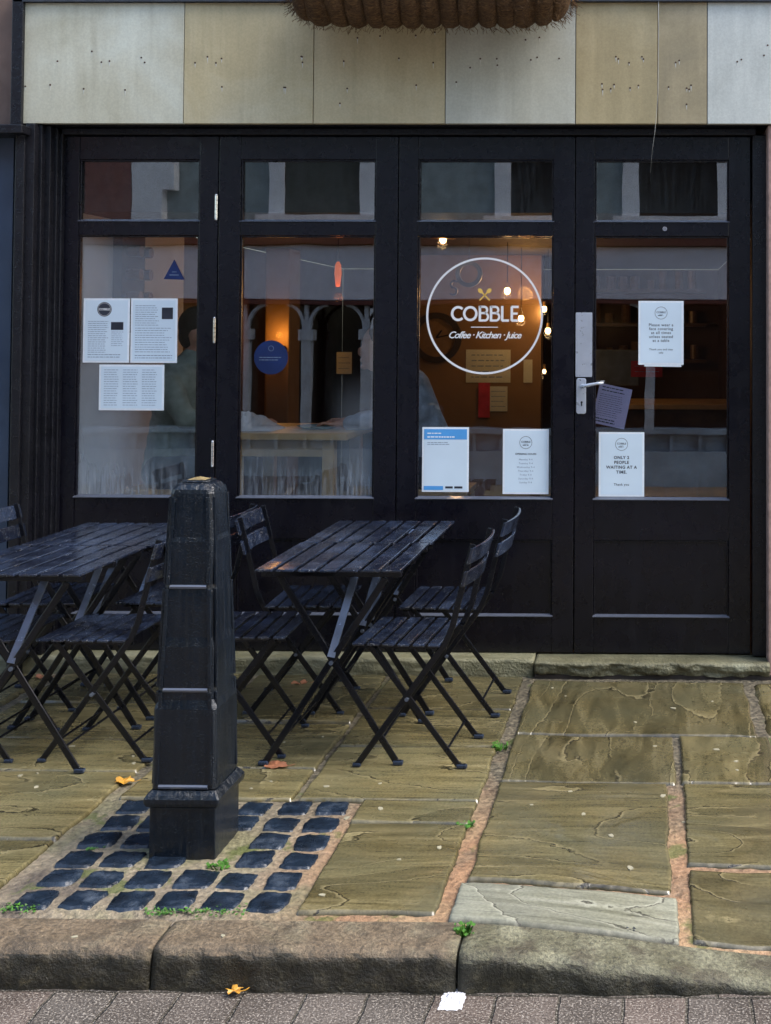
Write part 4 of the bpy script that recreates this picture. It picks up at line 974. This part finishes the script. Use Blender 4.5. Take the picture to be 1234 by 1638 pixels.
bk = empty('hanging_basket', (fx(692, 5.0), 5.08, fz(42, 5.0)), 'brown coir fibre trough basket fixed above the pale fascia', 'basket')
xa, xb = at(468, 20, 5.03).x, at(916, 20, 5.03).x; zbk = at(690, 36, 4.95).z; Rr = .24
mb = MB(); NR = 15; nx = NR * 14; nt_ = 30; vs = []
for i in range(nx + 1):
    u = i / nx; x = xa + (xb - xa) * u; e = 1 - abs(2 * u - 1) ** 7; e = max(0, e) ** .38
    ph = (u * NR) % 1; rid = abs(math.sin(math.pi * ph)) ** .55
    lump = mn.noise(Vector((math.floor(u * NR) * 3.7, 1, 1)))
    for k in range(nt_ + 1):
        t = math.pi * k / nt_
        r = (Rr * (.90 + .10 * rid + .015 * lump)) * (e * .55 + .45) + .006 * mn.fractal(Vector((x * 18, math.cos(t) * 5, math.sin(t) * 5)), .8, 2, 3)
        vs.append((x + .012 * math.sin(t * 2 + lump * 3), 5.02 - r * math.cos(t) * .85, zbk + Rr - r * math.sin(t)))
m = nt_ + 1; mb.add(vs, [(i * m + k, (i + 1) * m + k, (i + 1) * m + k + 1, i * m + k + 1) for i in range(nx) for k in range(nt_)] + [tuple(range(m)), tuple(nx * m + k for k in range(m))[::-1]])
mb.build('liner', 'coir', bk, smooth=True)
mb = MB()
for i in range(900):
    u = random.choice([random.random(), random.random() ** 4, 1 - random.random() ** 4]); t = random.uniform(.15, .85) * math.pi; x = xa + (xb - xa) * u
    e = max(0, 1 - abs(2 * u - 1) ** 7) ** .38; r = Rr * (e * .55 + .44)
    p = Vector((x, 5.02 - r * math.cos(t) * .85, zbk + Rr - r * math.sin(t))); d = Vector((random.uniform(-.8, .8) + (u - .5) * 1.2, -math.cos(t), -math.sin(t) * .7)) * random.uniform(.01, .035); d2 = Vector((random.uniform(-1, 1), random.uniform(-.3, .3), random.uniform(-1, .3))) * .014
    mb.tube([p, p + d * .6, p + d + d2], .0010, 3)
tag(mb.build('fibre', 'coir', bk), kind='stuff')
mb = MB(); mb.box(xa + .03, xb - .03, 4.83, 5.2, zbk + Rr + .0, zbk + Rr + .03); mb.build('frame', 'metalbar', bk)
for x in (xa + .2, xb - .2): mb = MB(); mb.box(x - .02, x + .02, 5.2, PY_ + .13, zbk + Rr, zbk + Rr + .03); mb.build('bracket', 'metalbar', bk)
mb = MB(); ps = [at(1054, -40, 5.245), at(1054, 60, 5.245), at(1053, 150, 5.245), at(1050, 190, 5.24), at(1048, 212, 5.235), at(1044, 240, 5.25), at(1041, 276, 5.27)]
M['cable'] = plain('pale_cable', (.38, .37, .33), .6)
tag(mb.tube(ps, [.0017] * 3 + [.0014, .001, .0006, .0005], 6).build('cable', 'cable', org=ps[-1], smooth=True), 'thin pale cable hanging down the fascia over the entrance door', 'cable')

# ================================================================== BOLLARD
bx, by = -1.375, 3.53
bo = empty('bollard', (bx, by, 0), 'black painted square tapered bollard standing in dark stone setts', 'bollard')
def loft(mb, levels):
    """levels: (z, half width, chamfer)"""
    vs = []; fs = []
    for z, h, c_ in levels:
        for x, y in ((-h + c_, -h), (h - c_, -h), (h, -h + c_), (h, h - c_), (h - c_, h), (-h + c_, h), (-h, h - c_), (-h, -h + c_)): vs.append((bx + x, by + y, z))
    n = len(levels)
    for i in range(n - 1):
        for k in range(8): fs.append((i * 8 + k, i * 8 + (k + 1) % 8, (i + 1) * 8 + (k + 1) % 8, (i + 1) * 8 + k))
    fs.append(tuple(range(8))[::-1]); fs.append(tuple((n - 1) * 8 + k for k in range(8))); return mb.add(vs, fs)
mb = MB(); loft(mb, [(-.05, .0985, .003), (.150, .0985, .003)]); mb.build('plinth', 'bollard', bo, bevel=.003)
mb = MB(); P = [(.151, .100), (.156, .108), (.166, .112), (.178, .112), (.188, .106), (.196, .099), (.200, .096)]
loft(mb, [(z, h, .004) for z, h in P]); mb.build('moulding', 'bollard', bo, bevel=.002, smooth=False)
lv = [(.201, .0950, .008), (.435, .0935, .008), (.462, .0885, .020), (.618, .0860, .020), (.645, .0820, .021), (.765, .0795, .021), (.80, .0765, .020), (.925, .0745, .018), (.94, .0715, .014), (1.068, .0660, .014), (1.080, .0640, .016), (1.094, .0540, .018), (1.098, .044, .014)]
mb = MB(); loft(mb, lv); mb.build('shaft', 'bollard', bo, bevel=.002)
def hwz(z):
    for (z0, h0, _), (z1, h1, _) in zip(lv[:-1], lv[1:]):
        if z0 <= z <= z1: return h0 + (h1 - h0) * (z - z0) / (z1 - z0)
# raised face panels: sunk field ends in a little ledge with its sky glint in the colour
for (dx, dy) in ((0, -1), (1, 0), (0, 1), (-1, 0)):
    mb = MB()
    for za, zb_ in ((.215, .484), (.496, .786), (.798, 1.058)):
        for sgn in (-1, 1):
            h0, h1 = hwz(za + .002), hwz(zb_ - .002); pts = []
            wa, wb2 = h0 - .021, h1 - .021
            for z, h, ww in ((za, h0, wa), (zb_, h1, wb2)):
                for q in (ww - .0, ww + .011):
                    for off in (-.004, .0035):
                        pts.append((z, sgn * q, h + off))
            vs = []
            for z, t, o in pts: vs.append((bx + dx * o + (-dy) * t * 1, by + dy * o + dx * t, z))
            mb.add(vs, [(0, 1, 3, 2), (4, 6, 7, 5), (0, 4, 5, 1), (2, 3, 7, 6), (1, 5, 7, 3), (0, 2, 6, 4)])
        lm = MB(); h = hwz(za); ww = h - .022; o0, o1 = h - .004, h + .0045
        vs = []
        for t in (-ww, ww):
            for z, o in ((za - .010, o0), (za - .010, o1 - .001), (za - .004, o1 + .001), (za + .004, o0)): vs.append((bx + dx * o + (-dy) * t, by + dy * o + dx * t, z))
        lm.add(vs, [(0, 1, 2, 3), (7, 6, 5, 4), (0, 4, 5, 1), (1, 5, 6, 2), (2, 6, 7, 3), (3, 7, 4, 0)])
        if dx == 0: lm.build('face_ledge', 'sheenbead', bo)
    mb.build('face_trim', 'bollard', bo, bevel=.0012)
M['moss'] = plain('yellow_lichen', (.24, .18, .08), .8, sc=60, bump=.8)
mb = MB(); lip = MB(); loft(lip, [(1.0982, .043, .014), (1.103, .042, .014), (1.1045, .037, .012)]); lip.build('cap_rim', 'bollard', bo, bevel=.002)
n = 14; vs = []
for j in range(n + 1):
    for i in range(n + 1):
        u, v_ = i / n * 2 - 1, j / n * 2 - 1; rr = 1 + .2 * mn.noise(Vector((u * 2, v_ * 2, 3)))
        vs.append((bx + u * .028 * rr, by + v_ * .024 * rr, 1.1048 + .005 * max(0, (1 - u * u) * (1 - v_ * v_)) * (1 + mn.noise(Vector((u * 5, v_ * 5, 0))))))
mb.add(vs, [(j * (n + 1) + i, j * (n + 1) + i + 1, (j + 1) * (n + 1) + i + 1, (j + 1) * (n + 1) + i) for j in range(n) for i in range(n)])
mb.build('lichen', 'moss', bo)

# ================================================================== FOLDING FURNITURE
def make_chair():
    e = empty('folding_chair', (0, 0, 0), 'x', 'chair', 'folding chairs around the slatted tables', world=False)
    # local: faces -x, origin below the middle of the frame
    ox_, W = .19, .165
    def P(x, y, z): return (x - ox_, y, z)
    mb = MB()
    for i in range(6):
        x = .0 + i * .0545 - .018; mb.box(x - ox_, x + .0415 - ox_, -.195, .195, .434, .444)
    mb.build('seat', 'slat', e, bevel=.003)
    for (x0, z0, x1, z1) in ((.366, .648, .380, .703), (.386, .728, .402, .786)):
        mb = MB()
        N = 14; vs = []
        for i in range(N + 1):
            u = i / N * 2 - 1; y = u * .20; bow = .022 * (1 - u * u)
            for x, z in ((x0, z0), (x1, z1)):
                for t in (0, .012): vs.append((x + bow + t - ox_ + .004, y, z))
        fs = [(0, 1, 3, 2), (N * 4, N * 4 + 2, N * 4 + 3, N * 4 + 1)]
        for i in range(N):
            a = 4 * i; b = a + 4; fs += [(a, a + 2, b + 2, b), (a + 1, b + 1, b + 3, a + 3), (a, b, b + 1, a + 1), (a + 2, a + 3, b + 3, b + 2)]
        mb.add(vs, fs); mb.build('backrest_slat', 'slat', e, bevel=.003)
    for sy in (-1, 1):
        y = sy * W
        mb = MB(); mb.strip([P(-.008, y, .004), P(.0, y, .012), P(.31, y, .44), P(.336, y, .50), P(.372, y, .65), P(.408, y, .795)], .022, .007)
        lg_ = mb.build('leg', 'metalbar', e, bevel=.0028)
        mb = MB(); mb.box(-.020 - ox_, .010 - ox_, y - .008, y + .008, .0, .013); mb.build('foot_cap', 'cap', lg_, bevel=.004)
        yi = y - sy * .011
        mb = MB(); mb.strip([P(.385, yi, .006), P(.368, yi, .006), P(.355, yi, .014), P(.045, yi, .412), P(.03, yi, .424)], .022, .007)
        lg_ = mb.build('leg', 'metalbar', e, bevel=.0028)
        mb = MB(); mb.box(.352 - ox_, .390 - ox_, yi - .009, yi + .009, .0, .014); mb.build('foot_cap', 'cap', lg_, bevel=.004)
        mb = MB(); mb.tube([P(.175, y - .012, .243), P(.175, y + .012, .243)], .007, 8); mb.build('rivet', 'brace', lg_)
    for q in ((.316, .062), (.052, .075), (.03, .423)): mb = MB(); mb.tube([P(q[0], -W, q[1]), P(q[0], W, q[1])], .0045, 8); mb.build('stretcher', 'metalbar', e)
    for q in (-1, 1): mb = MB(); mb.bar(P(-.01, q * (W - .025), .422), P(.31, q * (W - .025), .422), .016, .008, (0, 1, 0)); mb.build('seat_rail', 'metalbar', e)
    return e
def make_table():
    e = empty('folding_table', (0, 0, 0), 'x', 'table', 'slatted folding tables', world=False)
    W, D = .267, .27
    mb = MB()
    for i in range(7): x = -W + i * .0767; mb.box(x, x + .0605, -D, D, .692, .702)
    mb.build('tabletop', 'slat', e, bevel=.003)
    for y in (-D + .035, D - .035, 0): mb = MB(); mb.box(-W + .015, W - .015, y - .012, y + .012, .672, .6915); mb.build('rail', 'metalbar', e, bevel=.002)
    for sy in (-1, 1):
        y = sy * (D - .045)
        for sx in (-1, 1):
            yy = y + sx * .006
            mb = MB(); mb.strip([(-sx * .19, yy, .668), (-sx * .185, yy, .655), (sx * .232, yy, .012), (sx * .25, yy, .006)], .024, .008)
            lg_ = mb.build('leg', 'metalbar', e, bevel=.0028)
            mb = MB(); mb.box(sx * .24 - .018, sx * .24 + .018, yy - .010, yy + .010, 0, .015); mb.build('foot_cap', 'cap', lg_, bevel=.004)
        mb = MB(); mb.tube([(0, y - .016, .364), (0, y + .016, .364)], .008, 8); mb.build('rivet', 'brace', e)
        mb = MB(); mb.bar((0.0, y - .014, .385), (.055, y + .12, .665), .028, .005, (-.15, -1, .45)); mb.build('brace', 'brace', e)
    for sx in (-1, 1): mb = MB(); mb.tube([(sx * .18, -D + .045, .085), (sx * .18, D - .045, .085)], .0045, 8); mb.build('stretcher', 'metalbar', e)
    return e
ch0 = make_chair(); tb0 = make_table(); index_kids()
DIRT = ['near', 'far']
spots_t = [(-1.137, 4.39, 0.0, 'wet slatted table nearest the kerb in the right hand pair'), (-1.128, 4.935, 0.0, 'slatted table against the doors in the right hand pair'),
           (-2.235, 4.29, .0, 'wet slatted table nearest the kerb at the left, partly out of frame'), (-2.225, 4.845, .0, 'slatted table against the doors at the left, behind the bollard')]
for i, (x, y, a, lab) in enumerate(spots_t):
    o = tb0 if i == 0 else copy_tree(tb0); o.location = (x, y, .008); o.rotation_euler = (0, 0, a); o['label'] = lab
PI = math.pi
def frontx(x, D): return x + .19 * D
spots_c = [(-1.027, 4.14, 1, -.05, 'folding chair right of the kerbside table, back turned to the entrance'), (-.985, 4.69, 1, -.03, 'folding chair at the right of the door side table, close to the entrance door'),
           (-1.345, 4.22, -1, .04, 'folding chair just right of the bollard, tucked under the kerbside table'), (-1.262, 4.70, -1, .05, 'folding chair with its tilted back slats showing right of the bollard top'),
           (-2.176, 4.17, 1, .0, 'folding chair just left of the bollard at the kerbside table'), (-2.15, 4.74, 1, -.04, 'folding chair by the doors, hidden behind the bollard'),
           (-2.300, 4.16, -1, .0, 'folding chair cut by the left edge at the kerbside table'), (-2.36, 4.72, -1, .03, 'folding chair at the far left by the doors, beside the blue grey panel')]
for i, (x, y, D, a, lab) in enumerate(spots_c):
    o = ch0 if i == 0 else copy_tree(ch0); o.location = (x + .19 * D, y + .165, .008); o.rotation_euler = (0, 0, a + (0 if D == 1 else PI)); o['label'] = lab

# ================================================================== LITTER, LEAVES, WEEDS
M['yleaf'] = plain('yellow_leaf', (.50, .25, .03), .5, sc=40); M['bleaf'] = plain('brown_leaf', (.30, .12, .06), .5, sc=40); M['weed'] = plain('weed_green', (.05, .15, .015), .5, sc=60, var=.6)
def leaf_obj(px, py, z, size, mat, label, rz_=0, name='fallen_leaf'):
    p = gnd(px, py, z + .01); mb = MB(); N = 40; pts = [(0, 0, .006)]
    for k in range(N):
        t = 2 * PI * k / N; lob = .62 + .38 * abs(math.cos(2.5 * t + .3)) ** .7 + .08 * math.sin(11 * t); r = size * lob
        pts.append((r * math.cos(t + rz_), r * math.sin(t + rz_) * .8, .004 + .010 * abs(mn.noise(Vector((t, size * 90, rz_)))) + .008 * math.sin(2 * t + rz_) ** 2))
    mb.add(pts, [(0, 1 + k, 1 + (k + 1) % N) for k in range(N)])
    mb.strip([(size * .7, 0, .005), (size * 1.25, .003, .006), (size * 1.6, .012, .008)], .002, .0015, (0, 0, 1))
    o = mb.build(name, mat); o.location = (p.x, p.y, p.z - .008)
    so_ = o.modifiers.new('thick', 'SOLIDIFY'); so_.thickness = .0008
    return tag(o, label, 'leaf', 'fallen autumn leaves')
leaf_obj(199, 1249, 0.0, .033, 'yleaf', 'bright yellow leaf on the flagstones left of the bollard', .4)
leaf_obj(375, 1584, -.096, .021, 'yleaf', 'small yellow leaf on the road at the foot of the kerb', 1.9)
leaf_obj(441, 1224, 0.0, .042, 'bleaf', 'curled brown leaf by a table foot right of the bollard', 2.6)
leaf_obj(480, 1092, 0.0, .036, 'bleaf', 'small brown leaf under the door side table', 1.0)
leaf_obj(67, 1082, 0.0, .035, 'bleaf', 'small brown leaf near the step under the left tables', .2)
leaf_obj(1010, 1489, gz(.0, 3.1) , .014, 'darkprint', 'tiny dark leaf scrap in the mortar above the kerb on the right', .2)
# tissue on the road
p = gnd(725, 1600, -.10); mb = MB(); n = 26; vs = []
for j in range(n + 1):
    for i in range(n + 1):
        u, v_ = i / n * 2 - 1, j / n * 2 - 1; ex = 1 + .18 * mn.noise(Vector((u * 3, v_ * 3, 5)))
        vs.append((u * .029 * ex, v_ * .045 * ex, .004 + .012 * abs(mn.fractal(Vector((u * 2.2, v_ * 2.2, 1)), .7, 2, 4)) * (1.2 - max(abs(u), abs(v_)))))
mb.add(vs, [(j * (n + 1) + i, j * (n + 1) + i + 1, (j + 1) * (n + 1) + i + 1, (j + 1) * (n + 1) + i) for j in range(n) for i in range(n)])
o = mb.build('paper_tissue', 'tissue'); o.location = (p.x, p.y, -.103); o.modifiers.new('thick', 'SOLIDIFY').thickness = .0006
tag(o, 'crumpled white paper tissue lying on the road below the kerb', 'litter')
# weeds
def weed(px, py, z, r, n, label, h=.03):
    p = gnd(px, py, z); mb = MB()
    for k in range(n):
        a = random.uniform(0, 2 * PI); d = r * random.random() ** .6; c = Vector((math.cos(a) * d, math.sin(a) * d * .7, 0)); hh = h * random.uniform(.3, 1)
        out = Vector((math.cos(a), math.sin(a), 0)) * random.uniform(.003, .015); tip = c + out + Vector((0, 0, hh)); wv = Vector((-math.sin(a + .6), math.cos(a + .6), 0)) * random.uniform(.0015, .004)
        mid = c + out * .4 + Vector((0, 0, hh * .6)); mb.add([c, mid + wv * 1.3, tip, mid - wv * 1.3], [(0, 1, 2, 3)])
        if k % 3 == 0:
            s2 = random.uniform(.003, .007); mb.add([tip + Vector((s2, 0, .001)), tip + Vector((0, s2, .003)), tip + Vector((-s2, 0, .0)), tip + Vector((0, -s2, -.002))], [(0, 1, 2, 3)])
    o = mb.build('weed', 'weed'); o.location = (p.x, p.y, z - .004); return tag(o, label, 'plant', 'weeds in the paving joints')
weed(800, 1199, 0, .024, 70, 'bright green weed in the joint right of the chairs', .028)
weed(741, 1497, -.01, .016, 60, 'green weed growing in the kerb joint', .035)
weed(746, 1322, 0, .022, 50, 'faint green weed in the sandy joint halfway to the kerb', .015)
weed(352, 1388, 0, .025, 60, 'green weed between setts at the front right corner of the bollard', .018)
weed(155, 1357, 0, .02, 50, 'tiny green weed among setts left of the bollard', .01)
def mosspatch(px0, px1, py, n, label):
    a, b = gnd(px0, py), gnd(px1, py); mb = MB()
    for k in range(n):
        x = random.uniform(a.x, b.x); y = a.y + random.gauss(0, .012); s2 = random.uniform(.002, .0055); z = .002 + random.uniform(0, .006)
        t = random.uniform(0, 3); mb.add([(x + s2 * math.cos(t + q * 1.57), y + s2 * math.sin(t + q * 1.57), z + random.uniform(-.002, .004)) for q in range(4)], [(0, 1, 2, 3)])
    o = mb.build('moss', 'weed', org=(a.x, a.y, 0)); return tag(o, label, 'plant', kind='stuff')
mosspatch(228, 400, 1460, 170, 'green moss line between setts and kerb'); mosspatch(0, 60, 1455, 100, 'green moss at the front left corner of the setts')
# flattened pale spots
M['gum'] = plain('pale_gum', (.30, .28, .20), .6)
gpx = [(116, 1197), (32, 1243), (58, 1262), (214, 1223), (213, 1212), (402, 1264), (434, 1253), (608, 1257), (609, 1299), (555, 1309), (516, 1436), (703, 1362), (639, 1381), (884, 1105), (905, 1117), (1078, 1136), (1140, 1125), (1017, 1158), (1147, 1203), (1178, 1221), (1180, 1235), (1048, 1195), (913, 1270), (934, 1306), (851, 1291), (1094, 1313), (1061, 1276), (1009, 1393), (978, 1340), (522, 1262), (357, 1499), (120, 1500), (517, 1180), (60, 1240), (455, 1190)]
bpy.context.view_layer.update(); surf = [bpy.data.objects['pavement'], bpy.data.objects['pavement_row'], bpy.data.objects['pavement_bed'], bpy.data.objects['kerb']]
g0_ = None
for i, (px, py) in enumerate(gpx):
    p = gnd(px, py, 0); p = gnd(px, py, gz(p.x, p.y)); z = max([h[1].z for h in (o_.ray_cast(Vector((p.x, p.y, 1)), Vector((0, 0, -1))) for o_ in surf) if h[0]] + [-.1]) + .0004
    if g0_ is None:
        mb = MB(); mb.prism([(.011 * (1 + .25 * math.sin(3 * t + 1)) * math.cos(t), .010 * (1 + .2 * math.cos(2 * t)) * math.sin(t)) for t in [2 * PI * k / 14 for k in range(14)]], -.006, .0015, 'z')
        o = g0_ = mb.build('gum_spot', 'gum'); tag(o, 'small pale flattened gum spot on the wet paving', 'gum spot', 'pale gum spots on the paving')
    else: o = g0_.copy(); COL.objects.link(o)
    s2 = random.uniform(.45, 1.1); o.location = (p.x, p.y, z); o.scale = (s2, s2 * .9, 1); o.rotation_euler = (0, 0, random.uniform(0, 6))
for o in bpy.data.objects:
    if '_world' in o: del o['_world']
